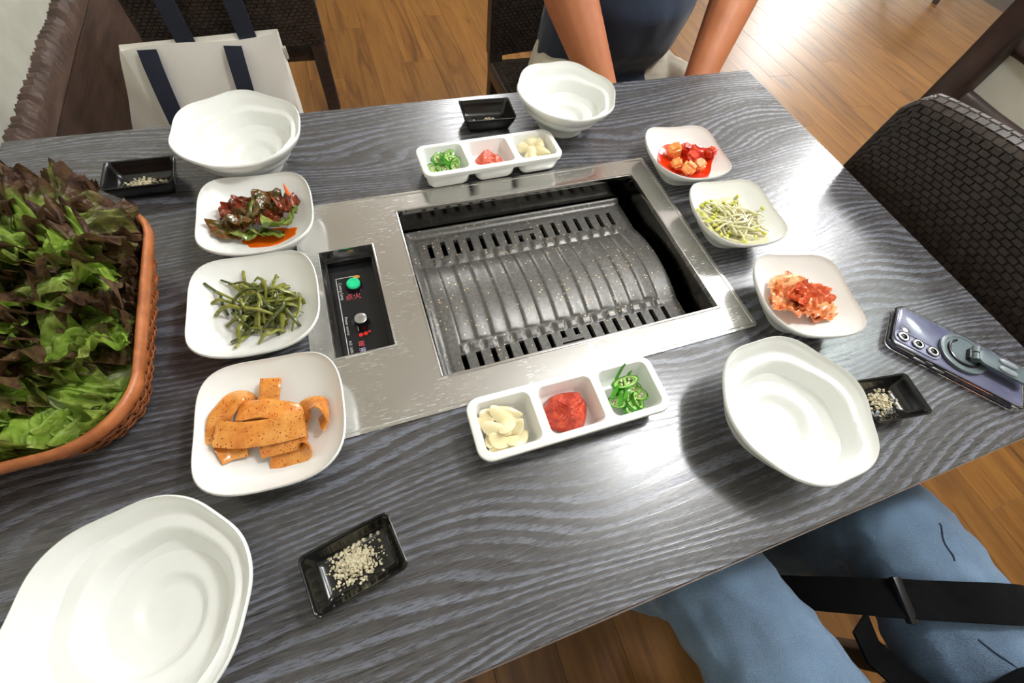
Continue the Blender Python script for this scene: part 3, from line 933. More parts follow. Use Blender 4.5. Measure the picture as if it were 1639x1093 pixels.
fcs = [
    # (points, width, ups, label)
    ([CZ(-0.407, -0.152, .005), CZ(-0.402, -0.128, .014), CZ(-0.386, -0.110, .014), CZ(-0.382, -0.118, .006)], 0.020, [(0.2, .5, 1)], 'folded fish cake strip at the left of the square bowl'),
    ([CZ(-0.366, -0.128, .010), CZ(-0.360, -0.112, .014), CZ(-0.357, -0.098, .010)], 0.018, [(0.1, -.3, 1)], 'short fish cake strip standing at the far end of the pile'),
    ([CZ(-0.388, -0.126, .015), CZ(-0.366, -0.129, .020), CZ(-0.342, -0.140, .019), CZ(-0.330, -0.148, .012)], 0.022, [(0, .35, 1)], 'long fish cake strip across the back of the pile'),
    ([CZ(-0.405, -0.146, .017), CZ(-0.385, -0.153, .024), CZ(-0.357, -0.157, .025), CZ(-0.329, -0.158, .023)], 0.023, [(0, -.3, 1), (0, -.25, 1)], 'broad fish cake strip lying on top in front'),
    ([CZ(-0.334, -0.142, .010), CZ(-0.322, -0.138, .018), CZ(-0.311, -0.142, .016), CZ(-0.309, -0.152, .008), CZ(-0.317, -0.158, .006)], 0.020, [(0, 0, 1), (.6, .4, 1), (1, .2, .3), (0.4, -.4, -1)], 'curled fish cake strip at the right of the pile'),
    ([CZ(-0.366, -0.178, .004), CZ(-0.348, -0.182, .003), CZ(-0.334, -0.178, .008), CZ(-0.333, -0.170, .015), CZ(-0.346, -0.168, .017), CZ(-0.372, -0.166, .014)], 0.020, [(0, -.25, 1), (0, -.25, 1), (-.9, -.2, .3), (-.4, .2, -1), (0, .3, -1)], 'looped fish cake strip at the near end of the pile'),
    ([CZ(-0.408, -0.164, .004), CZ(-0.398, -0.160, .007), CZ(-0.384, -0.160, .011)], 0.019, [(0, -.2, 1)], 'short fish cake strip under the left of the pile'),
    ([CZ(-0.390, -0.140, .006), CZ(-0.360, -0.146, .009), CZ(-0.330, -0.152, .007)], 0.024, [(0, 0, 1)], 'fish cake strip buried under the pile'),
]
for i, (pts, w, ups, lab) in enumerate(fcs):
    ups = ups if len(ups) > 1 else ups * 2
    place('fish_cake_strip', ribbon(pts, w * 1.06, 0.0036, ups, 0.0016, i * 3.1), M['fishcake'], lab, 'fish cake', 'fish cake strips')

# --- B: seaweed stems
M['stem1'] = mat_food('olive_seaweed_stem', [(92, 98, 30), (124, 126, 44), (150, 148, 62)], 160, 0.22)
M['stem2'] = mat_food('dark_seaweed_stem', [(42, 52, 22), (70, 78, 30), (96, 98, 40)], 160, 0.22)
rng = random.Random(33)
bx, by = -0.366, -0.003
for i in range(88):
    a0 = rng.uniform(0, 2 * pi) if i > 12 else rng.uniform(-0.4, 0.7)
    r0 = abs(rng.gauss(0, 0.5)) * 0.040
    cx, cy = bx + 0.001 + r0 * cos(a0 * 3.1) * 1.05, by + r0 * sin(a0 * 3.1) * 0.95
    ln = rng.uniform(0.022, 0.058)
    ang = rng.uniform(0, 2 * pi); curv = rng.uniform(-26, 26) if i % 4 else rng.uniform(-75, 75)
    hmax = 0.003 + 0.024 * (i / 88) * max(0.15, 1 - (r0 / 0.05) ** 2)
    P = []; x, y = cx - cos(ang) * ln / 2, cy - sin(ang) * ln / 2
    for s_ in range(9):
        zz = sq_floor('B', x, y) + 0.0022 + hmax * sin(pi * s_ / 8) ** 0.6 + 0.0015 * sin(s_ * 1.7 + i)
        P.append(Vector((x, y, zz)))
        a_ = ang + curv * ln * (s_ / 8 - 0.5)
        x += cos(a_) * ln / 8; y += sin(a_) * ln / 8
        d = sqrt((x - bx) ** 2 + (y - by) ** 2)
        if d > 0.047: x, y = bx + (x - bx) * 0.047 / d, by + (y - by) * 0.047 / d
    b = MB(); rr = rng.uniform(0.0015, 0.0030)
    b.tube(P, [rr * (0.7 + 0.3 * sin(pi * (q + 1) / 10)) for q in range(9)], 7, flat=rng.uniform(0.4, 1.0))
    place('seaweed_stem', b, M['stem1'] if rng.random() < 0.68 else M['stem2'], 'olive green seaweed stem tangled in the square white bowl', 'seaweed', 'seaweed stems in the bowl')

# --- A: mustard-leaf kimchi
M['mustard'] = mat_food('seasoned_mustard_leaf', [(44, 40, 16), (84, 76, 28), (112, 62, 28), (104, 102, 40)], 75, 0.16, (150, 40, 18), 420, 0.14, bump=0.7, bd=0.0015)
M['mustard_red'] = mat_food('red_seasoned_leaf', [(84, 34, 18), (128, 52, 28), (92, 74, 32)], 90, 0.15, (190, 60, 30), 420, 0.14, bump=0.8, bd=0.0015)
M['mustard_green'] = mat_food('bright_mustard_leaf', [(84, 104, 34), (112, 130, 48), (132, 112, 44)], 70, 0.16, bump=0.6, bd=0.0012)
M['orange_oil'] = mat_food('orange_chili_oil', [(226, 92, 14), (240, 112, 20)], 40, 0.12, bump=0.05)
M['carrot'] = mat_food('carrot_orange', [(216, 84, 20), (236, 112, 36)], 80, 0.25)
def sheet(c, sx, sy, rz, tilt, seed, amp=0.006, fold=0.0, th=0.0011, key='A', roll=0.0):
    """crumpled leaf-like piece lying at world c"""
    b = MB(); n = 17
    Rm = Euler((tilt, roll, rz)).to_matrix()
    def f(sgn):
        def g(u, v):
            uu, vv = 2 * u - 1, 2 * v - 1
            k_ = 1 + 0.30 * nz(uu * 1.3 + seed, vv * 1.3, seed)
            lim = sqrt(max(0.0, 1 - 0.28 * vv * vv))
            x, y = uu * sx * k_ * lim, vv * sy * k_ * sqrt(max(0.0, 1 - 0.28 * uu * uu))
            z = amp * nz(x * 90 + seed, y * 90, seed * 1.7) + amp * 0.8 * nz(x * 200 + seed, y * 200, 3) + fold * uu * uu
            e = max(abs(uu), abs(vv))
            p = Rm @ Vector((x, y, z + sgn * th * (1 - e ** 8 * 0.9)))
            q = Vector(c) + p
            if key: q.z = max(q.z, sq_floor(key, q.x, q.y) + 0.0012 + sgn * 0.0006)
            return q
        return g
    o = b.grid(n, n, f(1)); b.grid(n, n, f(-1))
    m = n * n
    per = [i for i in range(n)] + [j * n + n - 1 for j in range(1, n)] + [(n - 1) * n + i for i in range(n - 2, -1, -1)] + [j * n for j in range(n - 2, 0, -1)]
    fs = [(per[i], per[(i + 1) % len(per)], per[(i + 1) % len(per)] + m, per[i] + m) for i in range(len(per))]
    b.f += fs; b.mi += [0] * len(fs)
    return b
pool('chili_oil', 'A', -0.350, 0.113, 0.034, 0.017, M['orange_oil'], 'orange chili oil pooled under the mustard-leaf kimchi', 2.2, rot=0.06)
def AZ(x, y, dz): return Vector((x, y, sq_floor('A', x, y) + dz))
for i, (x, y, dz, sx, sy, rz, tl_, am, fo, mt, lab) in enumerate((
        (-0.386, 0.130, .010, .017, .014, 0.5, 0.2, .009, .010, 'mustard', 'crumpled brown-green mustard leaf at the left of its bowl'),
        (-0.378, 0.151, .016, .014, .011, 0.1, 0.5, .010, .004, 'mustard_red', 'red-seasoned mustard leaf at the back left of the pile'),
        (-0.343, 0.151, .019, .014, .014, -0.2, 0.4, .007, .006, 'mustard', 'olive mustard leaf with orange stains at the back of the pile'),
        (-0.324, 0.144, .017, .012, .013, 0.4, -0.3, .010, .004, 'mustard_red', 'red-seasoned mustard leaf at the right of the pile'),
        (-0.366, 0.136, .022, .017, .013, 0.7, -0.3, .011, .004, 'mustard', 'dark mustard leaf on top of the pile'),
        (-0.370, 0.118, .008, .016, .009, -0.1, -0.5, .006, .006, 'mustard_green', 'green mustard leaf at the near left edge of the pile'),
        (-0.349, 0.114, .008, .015, .008, -0.25, -0.5, .006, .004, 'mustard_green', 'green mustard leaf hanging over the orange oil'),
        (-0.330, 0.120, .014, .017, .011, 0.45, -0.6, .008, .012, 'mustard_green', 'folded bright green mustard leaf at the near right of the pile'),
        (-0.346, 0.133, .017, .012, .012, 1.2, 0.2, .010, .004, 'mustard_red', 'small red-stained mustard leaf in the middle of the pile'),
        (-0.355, 0.158, .012, .016, .008, 0.1, 0.7, .008, .002, 'mustard', 'thin mustard leaf along the back of the pile'))):
    place('mustard_leaf', sheet(AZ(-0.351 + (x + 0.351) * 1.12, 0.136 + (y - 0.136) * 1.1, dz * 1.1), sx * 1.28, sy * 1.28, rz, tl_, i * 4.3 + 1, am, fo), M[mt], lab, 'kimchi', 'mustard-leaf kimchi pieces')
b = MB(); b.tube([AZ(-0.316, 0.132, .012), AZ(-0.315, 0.146, .018), AZ(-0.318, 0.160, .022), AZ(-0.320, 0.170, .024)], [0.0030, 0.0028, 0.0022, 0.0007], 8, flat=0.7)
place('carrot_sliver', b, M['carrot'], 'thin orange carrot sliver at the right of the mustard-leaf kimchi', 'carrot')
b = MB(); b.tube([AZ(-0.366, 0.124, .014), AZ(-0.362, 0.138, .030), AZ(-0.359, 0.152, .029), AZ(-0.359, 0.160, .022)], [0.0012, 0.0018, 0.0018, 0.001], 7)
place('mustard_greens', b, M['mustard_green'], 'pale green mustard stem running over the kimchi pile', 'kimchi')

# --- D: radish cube kimchi
M['red_sauce'] = mat_food('red_kimchi_sauce', [(196, 34, 8), (222, 58, 18)], 60, 0.12, bump=0.25, bd=0.0008)
M['radish'] = mat_food('orange_radish', [(226, 110, 40), (240, 158, 84), (246, 186, 122)], 70, 0.16, (196, 40, 14), 420, 0.10, sss=0.05)
M['radish_red'] = mat_food('red_coated_radish', [(186, 30, 14), (216, 60, 30), (226, 92, 50)], 110, 0.15, bump=0.6, bd=0.0012)
pool('kimchi_sauce', 'D', 0.279, 0.126, 0.049, 0.045, M['red_sauce'], 'red kimchi sauce around the radish cubes', 5.1, 0.0035)
rng = random.Random(12)
for i, (x, y, dz, s_, mt, lab) in enumerate((
        (0.270, 0.147, .006, .0165, 'radish', 'orange radish cube at the far left of the red sauce'),
        (0.300, 0.137, .009, .0165, 'radish_red', 'dark red coated radish cube on the far right'),
        (0.315, 0.126, .005, .0140, 'radish_red', 'small red radish cube at the right edge of the sauce'),
        (0.270, 0.106, .007, .0170, 'radish', 'pale orange radish cube nearest the roaster'),
        (0.290, 0.109, .006, .0145, 'radish', 'pale radish cube at the near right of the sauce'),
        (0.262, 0.122, .005, .0130, 'radish', 'small pale orange radish cube at the left of the sauce'),
        (0.287, 0.125, .012, .0160, 'radish_red', 'red radish cube in the middle of the heap'),
        (0.291, 0.150, .005, .0140, 'radish_red', 'red radish cube at the far edge of the sauce'))):
    s_ *= 1.3; b = MB(); b.box((0, 0, 0), (s_, s_ * rng.uniform(.8, 1.05), s_ * rng.uniform(.7, .9)))
    me = b.mesh('radish_cube', M[mt])
    bm = bmesh.new(); bm.from_mesh(me)
    bmesh.ops.bevel(bm, geom=bm.edges[:], offset=s_ * 0.2, segments=3, affect='EDGES')
    bmesh.ops.subdivide_edges(bm, edges=bm.edges[:], cuts=1)
    Rm = Euler((rng.uniform(-.4, .4), rng.uniform(-.4, .4), rng.uniform(0, 3))).to_matrix()
    for v in bm.verts:
        v.co += Vector((nz(v.co.x * 90, v.co.y * 90, i), nz(v.co.y * 90, v.co.z * 90, i + 7), nz(v.co.z * 90, v.co.x * 90, i + 3))) * 0.0022
        v.co = Rm @ v.co
    lo = min(v.co.z for v in bm.verts)
    for v in bm.verts: v.co.z -= lo
    for f in bm.faces: f.smooth = True
    bm.to_mesh(me); bm.free()
    o = bpy.data.objects.new('radish_cube', me); C.objects.link(o); x, y = 0.283 + (x - 0.283) * 1.18, 0.127 + (y - 0.127) * 1.12; o.location = (x, y, sq_floor('D', x, y) + dz * 0.8)
    tag(o, lab, 'radish', 'cubed radish kimchi')

# --- E: bean sprouts
M['sprout'] = mat_food('pale_bean_sprout', [(212, 206, 158), (228, 224, 184)], 90, 0.2, sss=0.08)
M['sprout_head'] = mat_food('yellow_bean_head', [(190, 190, 60), (212, 214, 92)], 120, 0.22)
M['broth'] = mat_food('thin_sprout_broth', [(216, 208, 172), (226, 220, 190)], 40, 0.1, bump=0.05)
pool('sprout_broth', 'E', 0.285, -0.012, 0.047, 0.050, M['broth'], 'thin cloudy broth under the bean sprouts', 3.7, 0.0012)
rng = random.Random(52)
ex, ey = 0.281, -0.010
for i in range(84):
    ang = rng.gauss(-0.9, 0.7) if i % 3 else rng.uniform(0, 6.28)
    r0 = abs(rng.gauss(0, .55)) * 0.042; a0 = rng.uniform(0, 2 * pi)
    cx, cy = ex + r0 * cos(a0), ey + r0 * sin(a0) * 1.05
    ln = rng.uniform(0.035, 0.058); curv = rng.uniform(-22, 22)
    hm = 0.002 + 0.022 * (i / 84) * max(0.2, 1 - (r0 / 0.045) ** 2)
    P = []; x, y = cx - cos(ang) * ln / 2, cy - sin(ang) * ln / 2
    for s_ in range(8):
        d = sqrt((x - ex) ** 2 + (y - ey) ** 2)
        if d > 0.052: x, y = ex + (x - ex) * 0.052 / d, ey + (y - ey) * 0.052 / d
        P.append(Vector((x, y, sq_floor('E', x, y) + 0.002 + hm * (0.5 + 0.5 * sin(pi * s_ / 7)))))
        a_ = ang + curv * ln * (s_ / 7 - .5) * 1.5
        x += cos(a_) * ln / 7; y += sin(a_) * ln / 7
    b = MB(); rr = rng.uniform(0.0011, 0.0016)
    b.tube(P, [rr * 1.1, rr * 1.2, rr * 1.1, rr, rr, rr * .9, rr * .7, rr * .35], 6)
    c = centred(b)
    st = obj('bean_sprout', b, M['sprout']); st.location = c
    tag(st, 'yellow-headed soybean sprout tangled in the square white bowl', 'sprout', 'bean sprouts in the bowl')
    if i % 5 != 0:
        h = MB(); d_ = (P[0] - P[1]).normalized()
        q = P[0] + d_ * 0.0022 - c
        q.z += 0.0008
        h.ball(q, (0.0026, 0.0040, 0.0025), 8, 6, M=Euler((0, 0, rng.uniform(0, 3))).to_matrix())
        obj('bean_head', h, M['sprout_head'], st)

# --- F: cabbage kimchi
M['kimchi'] = mat_food('orange_cabbage_kimchi', [(210, 92, 44), (232, 140, 84), (242, 180, 130)], 60, 0.17, (190, 40, 14), 380, 0.12, bump=0.6, bd=0.0015, sss=0.04)
M['kimchi_pale'] = mat_food('pale_cabbage_kimchi', [(228, 140, 80), (242, 184, 130), (240, 208, 164)], 50, 0.17, (206, 60, 20), 420, 0.12, bump=0.5, bd=0.0012, sss=0.04)
M['kimchi_red'] = mat_food('red_cabbage_kimchi', [(196, 66, 34), (220, 104, 62), (236, 152, 104)], 90, 0.16, bump=0.7, bd=0.0016)
def FZ(x, y, dz): return Vector((x, y, sq_floor('F', x, y) + dz))
for i, (x, y, dz, sx, sy, rz, tl_, am, fo, mt, lab) in enumerate((
        (0.286, -0.143, .017, .021, .014, -0.45, 0.35, .006, -.004, 'kimchi_pale', 'broad pale kimchi leaf at the back of the pile'),
        (0.266, -0.146, .010, .015, .012, 0.7, 0.2, .008, .006, 'kimchi_pale', 'pale kimchi stem piece at the left of the pile'),
        (0.262, -0.156, .010, .013, .011, 1.1, -0.2, .009, .008, 'kimchi', 'orange kimchi piece at the left edge of the pile'),
        (0.277, -0.171, .013, .018, .012, 0.2, -0.5, .008, .006, 'kimchi', 'orange kimchi leaf draped at the near left of the pile'),
        (0.300, -0.160, .019, .017, .012, -0.3, 0.1, .009, .006, 'kimchi_red', 'red kimchi leaf on top of the pile'),
        (0.293, -0.176, .013, .018, .011, -0.1, -0.5, .009, .004, 'kimchi', 'wavy orange kimchi leaf at the near side of the pile'),
        (0.311, -0.174, .011, .014, .012, -0.5, -0.3, .010, .004, 'kimchi_pale', 'pale curled kimchi rib near the right of the pile'),
        (0.318, -0.162, .008, .013, .010, -0.8, 0.1, .008, .006, 'kimchi_red', 'small red kimchi leaf at the right tip of the pile'),
        (0.304, -0.187, .006, .014, .008, -0.3, -0.3, .007, .004, 'kimchi', 'flat orange kimchi scrap lowest at the near edge'),
        (0.283, -0.158, .020, .014, .010, 0.5, 0.1, .010, .008, 'kimchi_red', 'red-stained kimchi scrap in the middle of the pile'),
        (0.276, -0.134, .014, .016, .007, 0.5, 0.6, .006, .003, 'kimchi', 'narrow orange kimchi strip along the far edge of the pile'))):
    place('kimchi_piece', sheet(FZ(x, y, dz * 1.15), sx * 1.35, sy * 1.35, rz, tl_, i * 3.7 + 2, am, fo, key='F', th=0.0016), M[mt], lab, 'kimchi', 'cabbage kimchi pieces')
b = MB(); b.tube([FZ(0.308, -0.150, .016), FZ(0.312, -0.148, .020), FZ(0.316, -0.149, .022)], [0.004, 0.0035, 0.001], 6, flat=0.4)
place('kimchi_scrap', b, M['kimchi_red'], 'pointed red kimchi scrap sticking up at the far right', 'kimchi')

# --- trays: chili slices, paste, garlic
M['paste'] = mat_food('red_soybean_paste', [(150, 30, 10), (196, 56, 24), (220, 92, 46)], 130, 0.12, bump=1.0, bd=0.0035, bs=2.0)
M['paste2'] = mat_food('pale_red_paste', [(180, 50, 34), (212, 84, 60), (232, 132, 104)], 200, 0.16, bump=1.0, bd=0.002, bs=1.2)
M['garlic'] = mat_food('raw_garlic', [(234, 218, 168), (242, 232, 194)], 60, 0.24, sss=0.12, bump=0.08)
M['chili'] = mat_food('green_chili_skin', [(42, 112, 20), (66, 146, 32), (96, 172, 52)], 70, 0.14, bump=0.1)
M['chili_in'] = mat_food('pale_chili_flesh', [(150, 196, 96), (190, 216, 136)], 120, 0.25, bump=0.15)
M['seed'] = mat_food('chili_seed', [(226, 222, 170), (238, 234, 196)], 120, 0.3)
def paste(ti, x, y, rx, ry, h, mat, lab, seed):
    b = MB(); n = 44; loops = []
    for q in range(15):
        ph = q / 14 * pi / 2
        L = []
        for i in range(n):
            t = 2 * pi * i / n
            k_ = 1 + 0.16 * nz(cos(t) * 1.8 + seed, sin(t) * 1.8, seed)
            rr = cos(ph) ** 0.8 if q < 14 else 0.02
            px, py = rx * k_ * rr * cos(t), ry * k_ * rr * sin(t)
            z = h * sin(ph) * (1 + 0.35 * nz(px * 70 + seed, py * 70, 2)) + 0.0016 * nz(px * 320, py * 320, seed) * sin(ph)
            L.append(tpos(ti, x + px, y + py, max(0, z)))
        loops.append(L)
    b.loft(loops)
    place('soybean_paste', b, mat, lab, 'paste')
paste(1, -0.003, -0.001, 0.0265, 0.0225, 0.021, M['paste'], 'glossy red soybean paste mound in the middle of the near tray', 3.3)
paste(0, -0.004, -0.004, 0.0225, 0.0185, 0.020, M['paste2'], 'pale red soybean paste in the middle of the far tray', 6.3)
# garlic slices (near tray)
def garlic_slice(l_, w_, th):
    b = MB(); n = 22; L0 = []
    for i in range(n):
        t = 2 * pi * i / n
        x = l_ / 2 * cos(t); y = w_ / 2 * sin(t) * (1 - 0.45 * max(0, cos(t)) ** 1.5) + 0.12 * w_ * cos(t) ** 2
        L0.append((x, y))
    b.loft([[Vector((x * k_, y * k_, z + 14 * x * x * 0.15)) for x, y in L0] for k_, z in ((0.9, 0), (1, th * .35), (1, th * .65), (0.9, th))])
    return b.mesh('garlic_slice', M['garlic'], 50)
rng = random.Random(7)
gm = [garlic_slice(0.030, 0.017, 0.0026), garlic_slice(0.026, 0.0155, 0.0032), garlic_slice(0.034, 0.016, 0.0022)]
gl = ('garlic slice standing at the far end of the near tray', 'garlic slice leaning on the left wall of the near tray', 'broad garlic slice on top of the near tray pile',
      'garlic slice in the middle of the near tray pile', 'thin garlic slice at the near left of the tray', 'garlic slice lying across the near end of the tray', 'garlic slice pointing to the near right corner',
      'garlic slice on the right slope of the pile', 'garlic slice tucked behind the broad one', 'garlic slice under the middle of the pile', 'garlic slice flat on the tray floor by the divider', 'small garlic slice at the far right of the pile',
      'garlic slice flat at the bottom left of the tray')
gpos = ((-0.084, 0.014, .008, .3, .5, -0.2), (-0.090, 0.010, .012, .1, -.2, .3), (-0.084, -0.003, .014, .5, .3, -.5), (-0.070, -0.001, .013, -.3, .4, .9), (-0.083, -0.014, .009, .2, .3, -.6), (-0.078, -0.0185, .005, .35, -.2, .15),
        (-0.062, -0.0165, .005, -.3, .3, .35), (-0.062, -0.006, .009, .5, -.5, .6), (-0.074, 0.010, .012, .2, .5, -.7), (-0.074, -0.008, .006, .2, .1, .5), (-0.062, 0.003, .004, .1, .2, 1.2), (-0.066, 0.013, .006, .4, .1, -.4), (-0.086, -0.006, .004, .1, .2, 1.0))
for i, (x, y, z, rx, ry, rz) in enumerate(gpos):
    o = bpy.data.objects.new('garlic_slice', gm[i % 3]); C.objects.link(o)
    o.location = tpos(1, x, y, z); o.rotation_euler = (rx, ry, rz)
    tag(o, gl[i], 'garlic', 'raw garlic slices')
# whole garlic cloves (far tray)
def clove():
    b = MB(); loops = []; n = 16
    for z, r_, off in ((0, .0008, 0), (.0010, .0040, 0), (.004, .0066, 0.0002), (.008, .0070, 0.0008), (.012, .0058, .0018), (.016, .0036, .0032), (.019, .0018, .0046), (.0205, .0004, .0052)):
        loops.append([Vector((r_ * cos(2 * pi * i / n) + off, r_ * (0.85 if sin(2 * pi * i / n) > 0 else 1.05) * sin(2 * pi * i / n), z - .0095)) for i in range(n)])
    b.loft(loops); return b.mesh('garlic_clove', M['garlic'], 60)
cm = clove()
for i, (x, y, z, rx, ry, rz, lab) in enumerate(((0.060, 0.007, .008, 1.4, .2, .5, 'peeled garlic clove at the far left of the far tray'), (0.064, -0.006, .010, 1.3, .4, -.8, 'peeled garlic clove at the left of the clove heap'),
        (0.078, -0.009, .009, 1.5, -.3, .6, 'peeled garlic clove nearest the roaster in the far tray'), (0.084, 0.010, .009, 1.4, .2, 2.4, 'peeled garlic clove at the far right of the far tray'),
        (0.072, 0.012, .012, 1.5, .2, 1.4, 'peeled garlic clove on top at the back of the heap'), (0.063, -0.0145, .006, 1.45, .1, .1, 'peeled garlic clove lying along the near wall of its tray'), (0.075, 0.002, .006, 1.5, .5, 3.4, 'peeled garlic clove buried in the middle of the heap'))):
    o = bpy.data.objects.new('garlic_clove', cm); C.objects.link(o)
    o.location = tpos(0, 0.0715 + (x - 0.0715) * 1.15, y * 1.0, z + 0.004); o.rotation_euler = (rx, ry, rz); o.scale = (1.3,) * 3
    tag(o, lab, 'garlic', 'whole garlic cloves')
# green chili slices
def chili_ring(rx, ry, th, w):
    """oblique hollow slice: skin wall; flesh and seeds come as parts"""
    n = 26; loops = []
    for k_, z in ((1 - w * 0.6, th * .1), (1, 0.0), (1.03, th * .5), (1, th), (1 - w * 0.6, th * .9)):
        loops.append([Vector((rx * k_ * cos(2 * pi * i / n), ry * k_ * sin(2 * pi * i / n), z + 0.25 * rx * cos(2 * pi * i / n))) for i in range(n)])
    b = MB(); b.loft(loops, cap0=False, cap1=False)
    f = MB()
    L2 = []
    for k_, z in ((1 - w * 0.6, th * .1), (1 - w * 1.6, th * .25), (1 - w * 1.6, th * .75), (1 - w * 0.6, th * .9)):
        L2.append([Vector((rx * k_ * cos(2 * pi * i / n), ry * k_ * sin(2 * pi * i / n), z + 0.25 * rx * cos(2 * pi * i / n))) for i in range(n)])
    f.loft(L2, cap0=False, cap1=False)
    f.loft([[Vector((rx * k_ * cos(2 * pi * i / n), ry * k_ * sin(2 * pi * i / n), z + 0.25 * rx * k_ * cos(2 * pi * i / n))) for i in range(n)] for k_, z in ((.86, th * .3), (.62, th * .22), (.62, th * .72), (.86, th * .66))], cap0=False, cap1=False); f.box((0, 0, th * .45 ), (rx * .22, ry * 1.35, th * .5))
    s_ = MB()
    for a in (0.6, 2.2, 3.9, 5.4): s_.ball((rx * .42 * cos(a), ry * .42 * sin(a), th * .5 + .25 * rx * .42 * cos(a)), (.0015, .0014, .0008), 6, 4)
    return b.mesh('chili_slice', M['chili'], 60), f.mesh('flesh', M['chili_in'], 60), s_.mesh('seed_cluster', M['seed'], True)
cr = [chili_ring(0.0105, 0.0058, 0.0042, 0.16), chili_ring(0.0085, 0.0054, 0.0052, 0.18), chili_ring(0.0125, 0.0052, 0.0038, 0.17)]
def chili(ti, kind, x, y, z, rot, lab, s_=1.22):
    a, f, s2 = cr[kind]
    o = bpy.data.objects.new('chili_slice', a); C.objects.link(o); o.location = tpos(ti, x, y, z); o.rotation_euler = rot; o.scale = (s_,) * 3
    for nm, me in (('flesh', f), ('seed_cluster', s2)):
        c = bpy.data.objects.new(nm, me); C.objects.link(c); c.parent = o
    return tag(o, lab, 'chili', 'green chili slices in the %s tray' % ('near' if ti else 'far'))
for a in ((1, 2, 0.069, 0.010, .013, (.4, .2, .1), 'long green chili slice lying on top of the near tray heap'), (1, 0, 0.083, -0.006, .007, (.5, -.4, -1.1), 'seedy green chili slice at the right of the near tray'),
          (1, 1, 0.067, -0.0175, .003, (.2, .3, .5), 'open green chili slice at the near end of the near tray'), (1, 0, 0.060, -0.003, .006, (1.2, .3, 1.2), 'upright green chili slice on the left of the near tray'),
          (1, 1, 0.056, -0.008, .004, (.4, -.3, -.8), 'green chili slice against the divider of the near tray'), (1, 2, 0.070, -0.001, .009, (1.1, .4, .9), 'steep green chili slice in the middle of the near tray'),
          (1, 0, 0.058, 0.006, .008, (1.3, .2, .9), 'green chili slice at the left back of the near tray'), (1, 1, 0.079, 0.007, .006, (.7, .2, -.5), 'green chili slice at the right back of the near tray'),
          (1, 1, 0.076, -0.013, .004, (.3, -.2, 2.0), 'green chili slice low at the right of the near tray'), (1, 2, 0.066, -0.010, .006, (.5, .2, 1.9), 'green chili slice under the middle of the near tray heap'),
          (0, 0, -0.082, 0.006, .009, (.6, .3, 1.2), 'seedy green chili slice on top of the far tray heap'), (0, 1, -0.066, 0.009, .010, (.8, .2, .9), 'green chili slice at the back of the far tray'),
          (0, 2, -0.068, -0.002, .010, (.5, .4, .6), 'long green chili slice across the far tray heap'), (0, 0, -0.060, -0.005, .006, (1.0, .2, 1.0), 'green chili slice at the right of the far tray'),
          (0, 1, -0.078, -0.012, .005, (.3, .2, -.6), 'pale green chili slice at the near left of the far tray'), (0, 1, -0.064, -0.0135, .005, (.4, -.2, .5), 'open green chili slice at the near side of the far tray'),
          (0, 0, -0.088, -0.008, .004, (.4, .1, -.8), 'green chili slice in the near left corner of the far tray'), (0, 2, -0.074, 0.012, .006, (.6, .1, .1), 'green chili slice along the back wall of the far tray'), (0, 1, -0.073, -0.004, .012, (.7, .3, 2.0), 'curled green chili slice in the middle of the far tray')):
    chili(a[0], a[1], a[2], a[3], a[4] + (0.006 if a[0] == 0 else 0.003), *a[5:])
b = MB(); b.tube([tpos(1, 0.057, 0.008, .010), tpos(1, 0.062, 0.016, .020), tpos(1, 0.068, 0.022, .028), tpos(1, 0.071, 0.0235, .034)], [.0014, .0018, .0016, .001], 7)
place('chili_stalk', b, M['chili'], 'thin green chili strip sticking up from the near tray', 'chili')
b = MB(); b.tube([tpos(1, 0.072, 0.010, .014), tpos(1, 0.077, 0.016, .021), tpos(1, 0.080, 0.018, .025)], [.0022, .0018, .0005], 7)
place('chili_tip', b, M['chili'], 'pointed green chili tip behind the long slice', 'chili')

# ------------------------------------------------------------------ lettuce basket
BX, BY = -0.581, -0.004
bask = thing('wicker_basket', 'orange-brown woven plastic basket filled with red leaf lettuce', 'basket', (BX, BY, T + 0.0004))
BHX, BHY, BH = 0.130, 0.141, 0.070
def bl(t, k_, z, rr=0.060):
    """point on rounded-rectangle loop at parameter t (0..1), scale k_, height z"""
    hx, hy, r = BHX * k_, BHY * k_, rr * k_
    sx, sy, q = 2 * (hx - r), 2 * (hy - r), pi * r / 2
    per = 2 * sx + 2 * sy + 4 * q
    d = (t % 1.0) * per
    for kind in ('r', 'c1', 't', 'c2', 'l', 'c3', 'b', 'c4'):
        ln = {'r': sy, 'l': sy, 't': sx, 'b': sx}.get(kind, q)
        if d <= ln:
            if kind == 'r': return Vector((hx, -hy + r + d, z))
            if kind == 't': return Vector((hx - r - d, hy, z))
            if kind == 'l': return Vector((-hx, hy - r - d, z))
            if kind == 'b': return Vector((-hx + r + d, -hy, z))
            a = d / r
            if kind == 'c1': return Vector((hx - r + r * cos(a), hy - r + r * sin(a), z))
            if kind == 'c2': return Vector((-hx + r - r * sin(a), hy - r + r * cos(a), z))
            if kind == 'c3': return Vector((-hx + r - r * cos(a), -hy + r - r * sin(a), z))
            return Vector((hx - r + r * sin(a), -hy + r - r * cos(a), z))
        d -= ln
    return Vector((hx, -hy + r, z))
def bscale(z): return 0.76 + 0.24 * (z / BH) ** 0.8
NS = 66
